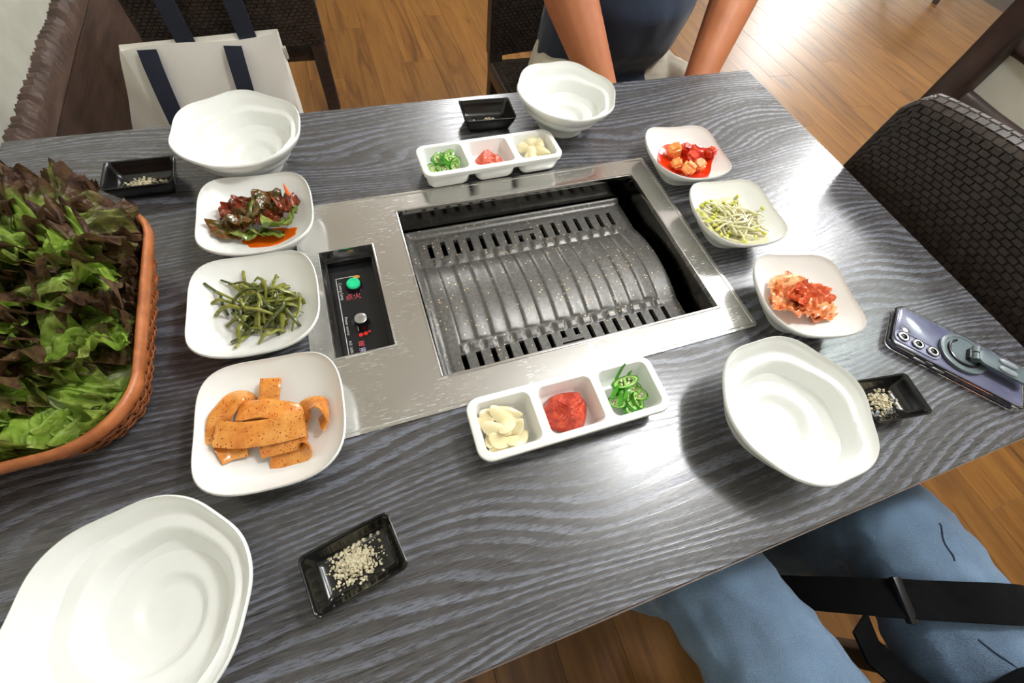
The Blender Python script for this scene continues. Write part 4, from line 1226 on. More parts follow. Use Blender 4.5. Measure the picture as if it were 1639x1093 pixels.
# base
b = MB()
b.loft([[bl(i / 88, 0.75, 0.001) for i in range(88)], [bl(i / 88, 0.76, 0.004) for i in range(88)], [bl(i / 88, 0.73, 0.0045) for i in range(88)]])
obj('base', b, M['wicker'], bask)
for w_, z in enumerate((0.008, 0.017, 0.026, 0.035, 0.044, 0.052, 0.059)):
    loops = []
    for i in range(NS * 4):
        t = i / (NS * 4)
        off = 0.0022 * cos(2 * pi * (t * NS / 2 + 0.5 * w_))
        k_ = bscale(z)
        p = bl(t, k_, z); p2 = bl(t, bscale(z + 0.0066), z + 0.0066)
        nrm = Vector((p.x, p.y, 0)).normalized()
        loops.append([p + nrm * (off - 0.0006), p + nrm * (off + 0.0006), p2 + nrm * (off + 0.0006), p2 + nrm * (off - 0.0006)])
    loops.append(loops[0])
    b = MB(); b.loft(loops, cap0=False, cap1=False); obj('weaver', b, M['wicker'], bask, smooth=60)
for i in range(NS):
    t = i / NS
    b = MB(); loops = []
    for z in (0.002, 0.02, 0.038, 0.054, 0.067):
        p = bl(t, bscale(z), z); q = bl(t + 0.0022, bscale(z), z); d = (q - p).normalized() * 0.0028
        nrm = Vector((p.x, p.y, 0)).normalized() * 0.0006
        loops.append([p - d - nrm, p + d - nrm, p + d + nrm, p - d + nrm])
    b.loft(loops); obj('stake', b, M['wicker'], bask)
b = MB(); loops = []
for i in range(161):
    t = i / 160
    p = bl(t, 1.0, BH); nrm = Vector((p.x, p.y, 0)).normalized()
    loops.append([p + nrm * (0.0042 * cos(a)) + Vector((0, 0, 0.0072 * sin(a))) for a in [2 * pi * q / 10 for q in range(10)]])
b.loft(loops, cap0=False, cap1=False); obj('rim', b, M['wicker'], bask, smooth=60)

def lettuce_leaf(L, Wd, seed, redness, ruffle=1.0, curl=1.0):
    """fan-shaped leaf: the edge is much longer than the blade, so it buckles into frills"""
    nu, nr = 181, 34
    vs, red, rib = [], [], []
    ph = random.Random(seed).uniform(0, 60)
    A = 1.62
    for j in range(nr):
        r = (j / (nr - 1)) ** 0.9
        for i in range(nu):
            a = -A + 2 * A * i / (nu - 1)
            lob = 1 + 0.10 * nz(a * 2.2 + ph, 3.1, ph) + 0.06 * nz(a * 7 + ph, 1.3, ph) * r
            e = r ** 2.2
            big = sin(8.0 * a + 2.2 * nz(a * 1.5 + ph, r, 1) + ph)
            sml = sin(40 * a + 4.5 * nz(a * 3 + ph, r * 2, 4) + ph * 2)
            rad = L * r * lob * (1 + 0.025 * e * sml)
            wx = Wd / L * 0.62
            x, y = wx * rad * sin(a), rad * cos(a) * 0.93 + 0.10 * L
            z = ruffle * (0.017 * r ** 2.2 * big + 0.0085 * r ** 2.6 * sml)
            z += 0.0045 * (0.3 + r) * nz(x * 80 + ph, y * 80, 5) + 0.002 * nz(x * 190 + ph, y * 190, 9) * r
            x += ruffle * 0.007 * e * nz(a * 6 + ph, r * 3, 21); y += ruffle * 0.007 * e * nz(a * 6 + ph, r * 3, 31)
            z += curl * (0.030 * r * r * abs(sin(a)) ** 1.5 + 0.012 * r - 0.030 * r ** 3 * max(0, cos(a)))
            vs.append((x, y, z))
            n = nz(x * 30 + ph, y * 30, 1) + 0.5 * nz(x * 95 + ph, y * 95, 2)
            red.append(min(1, max(0, ((r - 0.36) * 1.3 + 0.6 * n) * 1.7 * redness + (redness - 0.80) * 1.1)))
            v_ = 0.006 * (1 - r) + 0.0012
            rib.append(max(0, 1 - abs(x) / v_) * (1 - sstep(0.45, 0.9, r)) * 0.9)
    fs = [(j * nu + i, j * nu + i + 1, (j + 1) * nu + i + 1, (j + 1) * nu + i) for j in range(nr - 1) for i in range(nu - 1)]
    me = bpy.data.meshes.new('lettuce_leaf'); me.from_pydata(vs, [], fs)
    for nm, dat in (('red', red), ('rib', rib)):
        at = me.attributes.new(nm, 'FLOAT', 'POINT'); at.data.foreach_set('value', dat)
    me.polygons.foreach_set('use_smooth', [True] * len(me.polygons)); me.materials.append(M['lettuce'])
    return me
# (base x, base y, base z above table, yaw deg: 0 = tip to +y, tilt deg, roll deg, length, width, redness, label)
LV = [
    (-0.560, 0.070, .060, -60, 30, 0, .080, .11, .9, 'frilly lettuce leaf overhanging the far right corner of the basket'),
    (-0.570, 0.040, .072, -95, 28, 0, .080, .10, 1.1, 'brown frilly lettuce leaf hiding the far part of the right rim'),
    (-0.580, -0.065, .052, -130, 24, 0, .070, .10, .5, 'small green lettuce leaf nearest the front right corner'),
    (-0.630, -0.075, .058, -165, 18, 0, .075, .11, .3, 'pale green lettuce leaf lying along the near rim'),
    (-0.615, 0.030, .088, -85, 32, 0, .075, .10, 1.3, 'very dark curled lettuce leaf in the centre of the pile'),
    (-0.640, -0.015, .086, -120, 28, 0, .080, .10, 1.25, 'dark folded lettuce leaf left of the centre of the pile'),
    (-0.600, -0.005, .068, -60, 32, 0, .075, .10, .9, 'olive brown lettuce leaf on the right slope'),
    (-0.650, 0.095, .080, -5, 24, 0, .070, .11, 1.2, 'dark frilled lettuce leaf farthest back on the pile'),
    (-0.575, 0.075, .078, -75, 26, 0, .085, .12, .85, 'mottled lettuce leaf spilling over the far right corner of the rim'),
    (-0.600, 0.088, .074, -50, 28, 0, .080, .11, 1.1, 'brown lettuce leaf curling at the far rim'),
    (-0.570, 0.050, .084, -95, 26, 0, .075, .10, .6, 'bright frilly lettuce leaf crossing the right rim'),
    (-0.625, 0.050, .022, -70, 14, 0, .120, .15, 1.0, 'dark lettuce leaf low at the far side of the basket'),
    (-0.620, -0.030, .022, -95, 12, 0, .120, .15, .8, 'lettuce leaf low in the middle of the basket'),
    (-0.620, -0.060, .026, -120, 14, 0, .090, .13, .6, 'green lettuce leaf low at the near side of the basket'),
    (-0.570, 0.030, .036, -50, 30, 0, .095, .12, 1.1, 'brown-red lettuce leaf against the far wall of the basket'),
    (-0.555, 0.000, .036, -85, 30, 0, .085, .12, .8, 'lettuce leaf rising against the right wall of the basket'),
    (-0.565, -0.040, .036, -105, 28, 0, .085, .12, .45, 'fresh green lettuce leaf at the lower right of the pile'),
    (-0.600, -0.050, .040, -150, 26, 0, .080, .12, .4, 'green lettuce leaf at the near front of the pile'),
    (-0.665, -0.035, .046, -170, 26, 0, .085, .13, .55, 'green lettuce leaf by the near rim at left'),
    (-0.620, 0.080, .050, -20, 26, 0, .085, .12, 1.2, 'brown lettuce leaf across the far end of the pile'),
    (-0.690, 0.060, .050, -30, 24, 0, .110, .14, 1.2, 'brown lettuce leaf at the far left of the pile'),
    (-0.600, 0.045, .062, -70, 26, 8, .105, .12, 1.0, 'frilly brown-green lettuce leaf over the far right corner'),
    (-0.595, 0.005, .060, -88, 28, -8, .095, .12, .55, 'bright green-edged lettuce leaf in the middle of the right side'),
    (-0.605, -0.030, .058, -100, 26, 0, .095, .11, .7, 'green lettuce leaf with brown frill above the right rim'),
    (-0.640, -0.050, .060, -125, 24, 0, .085, .12, .35, 'light green frilly lettuce leaf above the near right corner'),
    (-0.690, -0.020, .062, -150, 22, 0, .095, .13, .9, 'mottled lettuce leaf above the near rim'),
    (-0.650, 0.030, .070, -75, 30, 6, .110, .13, 1.1, 'dark purple lettuce leaf over the middle of the pile'),
    (-0.630, 0.070, .072, -45, 30, 0, .095, .12, 1.15, 'ruffled red-brown lettuce leaf high at the far right'),
    (-0.640, 0.000, .074, -95, 26, -6, .095, .12, 1.2, 'dark crumpled lettuce leaf in the shaded middle'),
    (-0.590, 0.062, .080, -72, 22, 10, .085, .10, .75, 'frilly mottled lettuce leaf overhanging the far right rim'),
    (-0.585, 0.015, .074, -80, 34, 6, .075, .09, .3, 'small light green curled lettuce leaf on the right slope'),
    (-0.620, -0.020, .074, -105, 30, 0, .075, .10, 1.1, 'red-mottled lettuce leaf in the lower middle of the pile'),
    (-0.700, 0.020, .078, -95, 24, 0, .110, .13, 1.2, 'dark lettuce leaf at the left edge of the photo'),
    (-0.660, 0.080, .088, -30, 26, 0, .085, .12, 1.1, 'frilly dark lettuce leaf at the very top of the pile'),
    (-0.640, 0.045, .090, -65, 30, 0, .085, .11, .6, 'green-centred lettuce leaf topmost at the far right'),
    (-0.680, 0.050, .092, -70, 28, 0, .095, .12, 1.2, 'dark brown lettuce leaf topmost in the middle'),
    (-0.660, -0.060, .078, -138, 10, 0, .085, .10, .12, 'smooth green lettuce leaf with pale midrib at the near left'),
    (-0.700, 0.085, .090, -50, 26, 0, .110, .13, 1.05, 'brown lettuce leaf topmost at the far left'),
]
for i, (x, y, z, yaw, tilt, roll, L, Wd, rd, lab) in enumerate(LV):
    o = bpy.data.objects.new('lettuce_leaf', lettuce_leaf(L, Wd, 100 + i, rd, 1.0 if rd > 0.2 else 0.35, 1.0 if rd > 0.2 else 0.3)); C.objects.link(o)
    if i % 3 == 1:                                                  # some leaves lie the other way round, their face towards the right rim
        x, y = x + 0.85 * L * sin(radians(-yaw)), y + 0.85 * L * cos(radians(yaw)); yaw += 180 + 35 * sin(i * 2.1); tilt = 13; z += 0.004
    else:
        tilt -= 22; z += 0.011
    Rm = Matrix.Rotation(radians(yaw), 4, 'Z') @ Matrix.Rotation(radians(tilt), 4, 'X') @ Matrix.Rotation(radians(roll), 4, 'Y')
    Mw = Matrix.Translation((0.034, -0.004, 0)) @ Rm
    O_ = Vector((x, y, T + z))
    for v in o.data.vertices:                                       # keep the leaf inside the basket walls, folding it up against them
        p = Mw @ v.co + O_
        h_ = min(max(p.z - T, 0.004), BH)
        over = 0.010 * sstep(BH + 0.004, BH + 0.02, p.z - T)
        k_ = bscale(h_) if p.z - T < BH + 0.010 else 1.02
        for ax, lim, cc in ((0, BHX * k_ - 0.008 + over, BX), (1, BHY * k_ - 0.008 + over, BY)):
            d_ = p[ax] - cc
            if abs(d_) > lim:
                ex_ = abs(d_) - lim
                p[ax] = cc + (lim + 0.10 * min(ex_, 0.02) * (over > 0.004)) * (1 if d_ > 0 else -1); p.z += ex_ * 0.75
        r_c = 0.052
        qx, qy = p.x - (BX + BHX * k_ - r_c), -(p.y - (BY - BHY * k_ + r_c))
        if qx > 0 and qy > 0 and sqrt(qx * qx + qy * qy) > r_c - 0.008:
            f_ = (r_c - 0.008) / sqrt(qx * qx + qy * qy); p.x -= qx * (1 - f_); p.y += qy * (1 - f_)
        p.z = max(p.z, T + 0.008)
        v.co = p - O_
    o.location = O_
    tag(o, lab, 'lettuce', 'red leaf lettuce leaves')

# ------------------------------------------------------------------ smartphone with ring stand
pa = atan2(-0.785, 0.62)
ph = thing('smartphone', 'lavender smartphone in clear case with grey ring stand near the right table edge', 'phone', (0.4122, -0.2225, T + 0.0008), pa)
ph.scale = (1.06, 1.06, 1.06)
PL, PW = 0.158, 0.073       # local +x runs away from the camera bump end
def slab(x0, x1, hw, r, z0, z1, e=0.0012):
    b = MB(); cx, hx = (x0 + x1) / 2, (x1 - x0) / 2
    b.loft([rrect(hx - e, hw - e, r - e * .5, 6, z0, cx), rrect(hx, hw, r, 6, z0 + e, cx), rrect(hx, hw, r, 6, z1 - e, cx), rrect(hx - e, hw - e, r - e * .5, 6, z1, cx)])
    return b
obj('frame', slab(0.003, PL - 0.003, PW / 2 - 0.003, 0.008, 0.0018, 0.0088), simple('violet_grey_metal', (120, 122, 146), (140, 142, 164), 60, 0.25, metal=0.9), ph)
obj('back_glass', slab(0.0035, PL - 0.0035, PW / 2 - 0.0035, 0.0078, 0.0086, 0.0096, 0.0005), simple('lavender_glass', (92, 94, 120), (106, 108, 134), 30, 0.12, spec=0.6), ph)
k = NT('clear_case'); k.set(color=k.mix(k.noise(k.coords((1, 1, 1)), 40, 1), (0.95, 0.96, 0.98), (1, 1, 1)), rough=0.04, trans=1.0, ior=1.42)
b = MB()
L0 = lambda hw, hx, r, z: rrect(hx, hw, r, 6, z, PL / 2)
b.loft([L0(PW / 2 - 0.0028, PL / 2 - 0.0028, .008, .001), L0(PW / 2 - .0006, PL / 2 - .0006, .0098, .0004), L0(PW / 2, PL / 2, .010, .0015), L0(PW / 2, PL / 2, .010, .0098), L0(PW / 2 - .0006, PL / 2 - .0006, .0096, .0108), L0(PW / 2 - .0022, PL / 2 - .0022, .0084, .0108), L0(PW / 2 - .0028, PL / 2 - .0028, .008, .0098), L0(PW / 2 - 0.0028, PL / 2 - 0.0028, .008, .001)], cap0=False, cap1=False)
obj('clear_case', b, k.m, ph)
b = MB(); b.loft([rrect(0.0265, 0.0085, 0.0084, 6, z, 0.031, -0.0185) if q else rrect(0.0280, 0.010, 0.0099, 6, z, 0.031, -0.0185) for q, z in ((0, .0094), (0, .0114), (1, .0120), (1, .0106))], cap0=False)
obj('camera_surround', b, simple('pale_violet_surround', (150, 152, 182), (166, 168, 196), 60, 0.15), ph)
lensm = simple('camera_lens_black', (4, 4, 6), (7, 7, 10), 50, 0.12, spec=0.25)
for x in (0.0120, 0.0300, 0.0480):
    b = lathe([(0.0070, .0100), (0.0070, .0130), (0.0064, .0136), (0.0058, .0132), (0.0052, .0128), (0.0040, .0134), (0.0022, .0138), (0.0004, .0139)], 26, (x + 0.001, -0.0185))
    o = obj('lens', b, lensm, ph)
    b = lathe([(0.0072, .0126), (0.0072, .0134), (0.0069, .0136), (0.0067, .0133)], 26, (x + 0.001, -0.0185)); obj('lens_ring', b, M['silver'], o)
obj('flash', lathe([(0.0034, .0094), (0.0034, .0104), (0.0028, .0108), (0.0003, .0109)], 16, (0.0150, -0.0035)), simple('flash_white', (220, 220, 214), (232, 232, 226), 60, 0.2), ph)
b = MB(); b.tube([(0.0150 + .0058 * cos(a * pi / 12), -0.0035 + .0058 * sin(a * pi / 12), .0104) for a in range(25)], .0008, 6, cap=False); obj('flash_bead', b, k.m, ph)
gs = simple('slate_grey_plastic', (84, 96, 100), (98, 110, 114), 60, 0.3)
obj('stand_disc', lathe([(0.0265, .0106), (0.0280, .0112), (0.0280, .0140), (0.0268, .0146), (0.0238, .0146), (0.0230, .0138), (0.0220, .0138), (0.0003, .0138)], 44, (0.0830, 0.002)), gs, ph)
b = MB(); b.tube([(0.083 + .0185 * cos(a * pi / 20), 0.002 + .0185 * sin(a * pi / 20), .0148) for a in range(14, 41)], .0016, 8); obj('magnet_ring', b, M['black_plastic'], ph)
b = MB()
for y0, y1 in ((-0.0085, 0.0015), (0.0035, 0.0125)): b.tube([(0.092, y0 + .002, .0185), (0.092, y1 + .002, .0185)], .0045, 14)
obj('hinge_barrel', b, gs, ph)
b = MB(); b.box((0.090, 0.002, .0160), (0.010, 0.016, .006)); obj('hinge_base', b, M['black_plastic'], ph, bevel=.0006, smooth=False)
b = MB(); b.loft([rrect(0.029, 0.0115, 0.008, 5, z, 0.122, 0.002) for z in (.0195, .0200, .0222, .0228)]); obj('stand_flap', b, gs, ph, bevel=.0006, smooth=False)
b = MB()
for y in (-0.004, 0.008): b.tube([(0.118, y, .0235), (0.131, y, .0235)], .0042, 12, flat=.5, round_ends=True)
obj('grip_ridge', b, simple('light_grey_grip', (128, 136, 142), (142, 150, 156), 60, 0.35), ph)
for x in (0.040, 0.062):
    b = MB(); b.box((x, -PW / 2 + 0.0006, .0055), (0.014, 0.0022, .0026)); obj('side_button', b, M['silver'], ph, bevel=.0006, smooth=False)

# ------------------------------------------------------------------ rattan chairs (local: faces -y, origin on the floor)
def chair_parts():
    P = {}
    W_, D_, SH = 0.47, 0.43, 0.45
    TOPZ = 0.872
    def back_pt(s_, t_, off):
        """s -1..1 across, t 0..1 up; off = distance in front (-y) of the panel's mid surface"""
        x = s_ * W_ / 2 * (1.0 - 0.02 * t_)
        top = TOPZ + 0.016 * (1 - s_ * s_) - 0.022 * sstep(0.88, 1.0, abs(s_)) ** 2
        z = 0.46 + (top - 0.46) * t_
        y = 0.215 + 0.030 * t_ + 0.022 * (1 - s_ * s_) - 0.0
        return Vector((x, y - off, z))
    b = MB(); loops = []
    n = 26
    for i in range(n + 1):
        s_ = -1 + 2 * i / n
        L = []
        hw = 0.019
        for t_ in [q / 14 for q in range(14)]: L.append(back_pt(s_, t_ * 0.965, hw))
        for a in range(1, 8): L.append(back_pt(s_, 0.965 + 0.035 * sin(pi * a / 8), hw * cos(pi * a / 8)))
        for t_ in [q / 14 for q in range(13, -1, -1)]: L.append(back_pt(s_, t_ * 0.965, -hw))
        loops.append(L)
    b.loft(loops)
    P['backrest'] = b.mesh('backrest', M['rattan'], 50)
    # woven pads on both faces and over the top roll
    w = MB()
    def tile(p00, p10, p11, p01, nrm, h):
        c = (p00 + p10 + p11 + p01) / 4
        ins = [p + (c - p) * 0.20 + nrm * h for p in (p00, p10, p11, p01)]
        ed = [p + (c - p) * 0.06 + nrm * 0.0003 for p in (p00, p10, p11, p01)]
        mid0 = (ins[0] + ins[3]) / 2; 
        w.add(ed + ins, [(0, 1, 5, 4), (1, 2, 6, 5), (2, 3, 7, 6), (3, 0, 4, 7), (4, 5, 6, 7)])
    nc, nr = 28, 46
    for side in (1, -1):
        for r_ in range(nr):
            for c_ in range(nc + 1):
                s0 = -0.985 + 1.97 * (c_ - (0.5 if r_ % 2 else 0)) / nc; s1 = s0 + 1.97 / nc
                s0, s1 = max(-0.985, s0), min(0.985, s1)
                if s1 - s0 < 0.02: continue
                t0, t1 = 0.965 * r_ / nr, 0.965 * (r_ + 1) / nr
                tile(back_pt(s0, t0, .019 * side), back_pt(s1, t0, .019 * side), back_pt(s1, t1, .019 * side), back_pt(s0, t1, .019 * side), Vector((0, -side, 0)), 0.0030)
    for r_ in range(5):
        for c_ in range(nc + 1):
            s0 = -0.985 + 1.97 * (c_ - (0.5 if r_ % 2 else 0)) / nc; s1 = s0 + 1.97 / nc
            s0, s1 = max(-0.985, s0), min(0.985, s1)
            if s1 - s0 < 0.02: continue
            a0, a1 = pi * r_ / 5, pi * (r_ + 1) / 5; am = (a0 + a1) / 2
            f = lambda s_, a: back_pt(s_, 0.965 + 0.035 * sin(a), .019 * cos(a))
            tile(f(s0, a0), f(s1, a0), f(s1, a1), f(s0, a1), Vector((0, -cos(am), sin(am))), 0.0022)
    P['weave'] = w.mesh('weave', M['rattan'], False)
    b = MB(); b.loft([rrect(W_ / 2 - .004, D_ / 2 - .004, .02, 4, .395, 0, -.005), rrect(W_ / 2, D_ / 2, .024, 4, .40, 0, -.005), rrect(W_ / 2, D_ / 2, .024, 4, .438, 0, -.005), rrect(W_ / 2 - .006, D_ / 2 - .006, .02, 4, .446, 0, -.005)])
    P['seat'] = b.mesh('seat', M['rattan'], 50)
    w = MB()
    nc, nr = 18, 30
    for r_ in range(nr):
        for c_ in range(nc + 1):
            x0 = -.215 + .43 * (c_ - (.5 if r_ % 2 else 0)) / nc; x1 = min(.215, x0 + .43 / nc); x0 = max(-.215, x0)
            if x1 - x0 < .004: continue
            y0, y1 = -.205 + .39 * r_ / nr, -.205 + .39 * (r_ + 1) / nr
            tile(Vector((x0, y0, .4455)), Vector((x1, y0, .4455)), Vector((x1, y1, .4455)), Vector((x0, y1, .4455)), Vector((0, 0, 1)), .0028)
    P['seat_weave'] = w.mesh('seat_weave', M['rattan'], False)
    legs = []
    for sx in (-1, 1):
        b = MB(); b.loft([rrect(.018, .018, .004, 2, 0, sx * .21, -.19), rrect(.021, .021, .004, 2, .40, sx * .208, -.185)]); legs.append(b)
        b = MB(); b.loft([rrect(.018, .018, .004, 2, 0, sx * .21, .235), rrect(.021, .021, .004, 2, .40, sx * .21, .205), rrect(.020, .019, .004, 2, .50, sx * .212, .226)]); legs.append(b)
    P['legs'] = [b.mesh('leg', M['rattan'], 50) for b in legs]
    return P
CP = chair_parts()
def chair(x, y, rz, label):
    t = thing('rattan_chair', label, 'chair', (x, y, 0), radians(rz), 'dark woven rattan chairs')
    s_ = obj('seat', CP['seat'], parent=t); tag(obj('seat_weave', CP['seat_weave'], parent=s_), kind='stuff')
    bk = obj('backrest', CP['backrest'], parent=t); tag(obj('weave', CP['weave'], parent=bk), kind='stuff')
    for l in CP['legs']: obj('leg', l, parent=t)
    return t
chair(0.414, -0.135, -90, 'empty dark woven rattan chair at the right end of the table')
chair(-0.470, 1.425, 180, 'dark woven rattan chair turned away, with a tote bag hung on its back')
chair(0.480, 0.845, 0, 'dark woven rattan chair under the person in the navy shirt')
chair(0.300, -0.900, 180, 'dark woven rattan chair under the person in blue jeans')
chair(4.18, 2.46, 200, 'far dark chair whose legs show at the top right of the photo')

# ------------------------------------------------------------------ partition with log rails on the right
part = thing('log_partition', 'low white partition with dark timber post and round log rails behind the right chair', 'partition', (1.2, -0.5, 0))
r_ = random.Random(5)
for yy in (0.80, 0.27):
    b = MB(); loops = []
    for i in range(12):
        z = 1.22 * i / 11
        loops.append(rrect(.045 + .004 * nz(z * 4, yy), .034 + .004 * nz(z * 4, yy + 3), .012, 3, z, .004 * nz(z * 3, 1), yy + .006 * nz(z * 3, 2)))
    b.loft(loops); obj('post', b, M['log'], part)
for zz in (0.34, 0.515, 0.695, 0.815, 1.17):
    b = MB(); P = []; R_ = []
    for i in range(24):
        y = 0.275 + 0.52 * i / 23
        P.append((0.006 * nz(y * 3, zz * 5), y, zz + 0.010 * nz(y * 2.2, zz * 9))); R_.append((.030 if zz != .815 else .020) + .006 * nz(y * 6, zz * 7, 4))
    b.tube(P, R_, 12); obj('log_rail', b, M['log'], part)
for z0, z1 in ((.02, .34), (.34, .515), (.515, .695), (.695, .815), (.815, 1.17)):
    b = MB(); b.box((0.0, 0.535, (z0 + z1) / 2), (0.018, 0.51, z1 - z0 - .002)); obj('panel', b, M['plaster'], part, smooth=False)

# ------------------------------------------------------------------ tote bag
bag = thing('tote_bag', 'cream canvas tote bag with navy straps hung on the far left chair', 'bag', (-0.55, 1.10, T - 0.62))
OB = Vector((0.55, -1.10, -(T - 0.62)))
def bagpt(x, y, z): return Vector((x, y, z + T)) + OB
b = MB(); loops = []
FL0, FR0, BR0, BL0 = (-.70, 1.02, -.615), (-.375, 1.045, -.615), (-.36, 1.135, -.615), (-.905, 1.135, -.615)
FL1, FR1, BR1, BL1 = (-.742, 1.112, -.246), (-.353, 1.112, -.222), (-.352, 1.132, -.222), (-.745, 1.132, -.240)
NE = 12
for j in range(23):
    t = j / 22
    cs = [Vector(a).lerp(Vector(c), t) for a, c in ((FL0, FL1), (FR0, FR1), (BR0, BR1), (BL0, BL1))]
    L = []
    for q in range(4):
        a, c = cs[q], cs[(q + 1) % 4]
        for k_ in range(NE):
            p = a.lerp(c, k_ / NE)
            f = k_ / NE
            bul = 0.010 * sin(pi * t) * sin(pi * f) * (1 if q in (0, 2) else 0.4)
            nrm = (c - a).cross(Vector((0, 0, 1))).normalized()
            p = p + nrm * (bul + 0.006 * nz(p.x * 9, p.z * 9, q)) * (1 if q != 2 else 0.0)
            if q == 0: p.z += 0.006 * sin(pi * f * 2) * t
            L.append(bagpt(*p))
    loops.append(L)
b.loft(loops, cap1=False)
# inner lip
b.loft([loops[-1], [v + Vector((0, 0.001, -0.012)) for v in loops[-1]]], cap0=False, cap1=True)
obj('bag_body', b, M['canvas'], bag, smooth=60)
def fy(z): return 1.098 + (z + .246) * (1.112 - 1.030) / .369
b = MB(); pts = []
for z in (-.238, -.243): pts.append((-.678, fy(z) - .004, z))
for i in range(1, 8): z = -.243 - .20 * i / 7; pts.append((-.678 - .016 * i / 7, fy(z) - .010 - .006 * sin(pi * i / 7), z))
for i in range(1, 9): a = pi * i / 9; pts.append((-.594 - .10 * cos(a), fy(-.5) - .016, -.445 - .085 * sin(a)))
for i in range(7, 0, -1): z = -.243 - .20 * i / 7; pts.append((-.475 - .018 * i / 7, fy(z) - .010 - .006 * sin(pi * i / 7), z))
pts.append((-.475, fy(-.24) - .004, -.240))
cen = Vector((-.58, 1.10, -.2))
b.strip([bagpt(*p) for p in pts], (0, -1, .15), .044, .003)
obj('front_handle', b, M['webbing'], bag, smooth=50)
for x in (-.588, -.434):
    b = MB(); b.strip([bagpt(x, 1.129, -.27), bagpt(x, 1.120, -.20), bagpt(x, 1.116, -.10), bagpt(x, 1.105, 0.0), bagpt(x + (.02 if x < -.5 else -.02), 1.090, .085), bagpt(x + (.02 if x < -.5 else -.02), 1.10, .118), bagpt(x + (.02 if x < -.5 else -.02), 1.14, .120)], (0, -1, .1), .046, .003)
    obj('back_handle', b, M['webbing'], bag, smooth=50)
b = MB(); cxr, czr, rr = -.603, -.462, .052
b.strip([bagpt(cxr + rr * cos(2 * pi * i / 40), fy(czr + rr * sin(2 * pi * i / 40)) - .0125, czr + rr * sin(2 * pi * i / 40)) for i in range(41)], (0, -1, .2), .005, .0012)
obj('printed_ring', b, simple('faded_red_print', (150, 84, 72), (170, 104, 90), 90, 0.8), bag)
b = MB(); b.box(bagpt(-.348, 1.115, -.275), (.006, .012, .03)); obj('side_label', b, M['beige'], bag, smooth=False)

# ------------------------------------------------------------------ people
def cap(b, p0, p1, r0, r1, n=14):
    p0, p1 = Vector(p0), Vector(p1)
    b.tube([p0.lerp(p1, i / 5) for i in range(6)], [r0 + (r1 - r0) * i / 5 for i in range(6)], n, round_ends=True)
    b.ball(p0, (r0 * .99,) * 3, 12, 8); b.ball(p1, (r1 * .99,) * 3, 12, 8)
def ell(b, rows, n=24):
    b.loft([[Vector((c[0] + rx * cos(2 * pi * i / n), c[1] + ry * sin(2 * pi * i / n), c[2])) for i in range(n)] for c, rx, ry in rows])
def hand(b, wr, fwd, up, side, s_=1.0):
    fwd = Vector(fwd).normalized(); up = Vector(up); x = fwd.cross(up).normalized(); up = x.cross(fwd).normalized()
    wr = Vector(wr)
    for q in range(4):
        o = (q - 1.5) * .019
        cap(b, wr + fwd * .012 * s_, wr + fwd * .085 * s_ + x * o * s_, .016 * s_, .0125 * s_, 10)
        ln = (.072, .080, .074, .058)[q if side > 0 else 3 - q] * s_
        k0 = wr + fwd * .085 * s_ + x * o * s_
        k1 = k0 + fwd * ln * .5 + x * o * .12 - up * .006
        k2 = k1 + fwd * ln * .32 - up * .014
        k3 = k2 + fwd * ln * .18 - up * .014
        b.tube([k0, k1, k2, k3], [.0105 * s_, .0095 * s_, .0085 * s_, .0075 * s_], 10, round_ends=True)
    t0 = wr + fwd * .022 * s_ - x * side * .020
    t1 = wr + fwd * .055 * s_ - x * side * .046 - up * .006
    t2 = wr + fwd * .083 * s_ - x * side * .052 - up * .014
    b.tube([t0, t1, t2], [.014 * s_, .0115 * s_, .0095 * s_], 10, round_ends=True)
def bmesh_part(name, b, mat, voxel, parent=None, it=4, disp=0.0, ds=14.0, org=(0, 0, 0), fold=0.0):
    me = remesh(b.mesh('t', mat, True), voxel, it)
    if disp:
        me.update()
        nn = [v.normal.copy() for v in me.vertices]
        for v, q in zip(me.vertices, nn):
            v.co += q * disp * (nz(v.co.x * ds, v.co.y * ds, v.co.z * ds * .5) + .5 * nz(v.co.x * ds * 2.3, v.co.y * ds * 2.3, v.co.z * ds) + fold * (0.25 - abs(nz(v.co.x * ds * .9 + 5, v.co.y * ds * 1.7, v.co.z * ds + 3))))
    for v in me.vertices: v.co -= Vector(org)
    me.name = name
    if not me.materials: me.materials.append(mat)
    o = bpy.data.objects.new(name, me); C.objects.link(o)
    if parent: o.parent = parent
    else: o.location = org
    return o
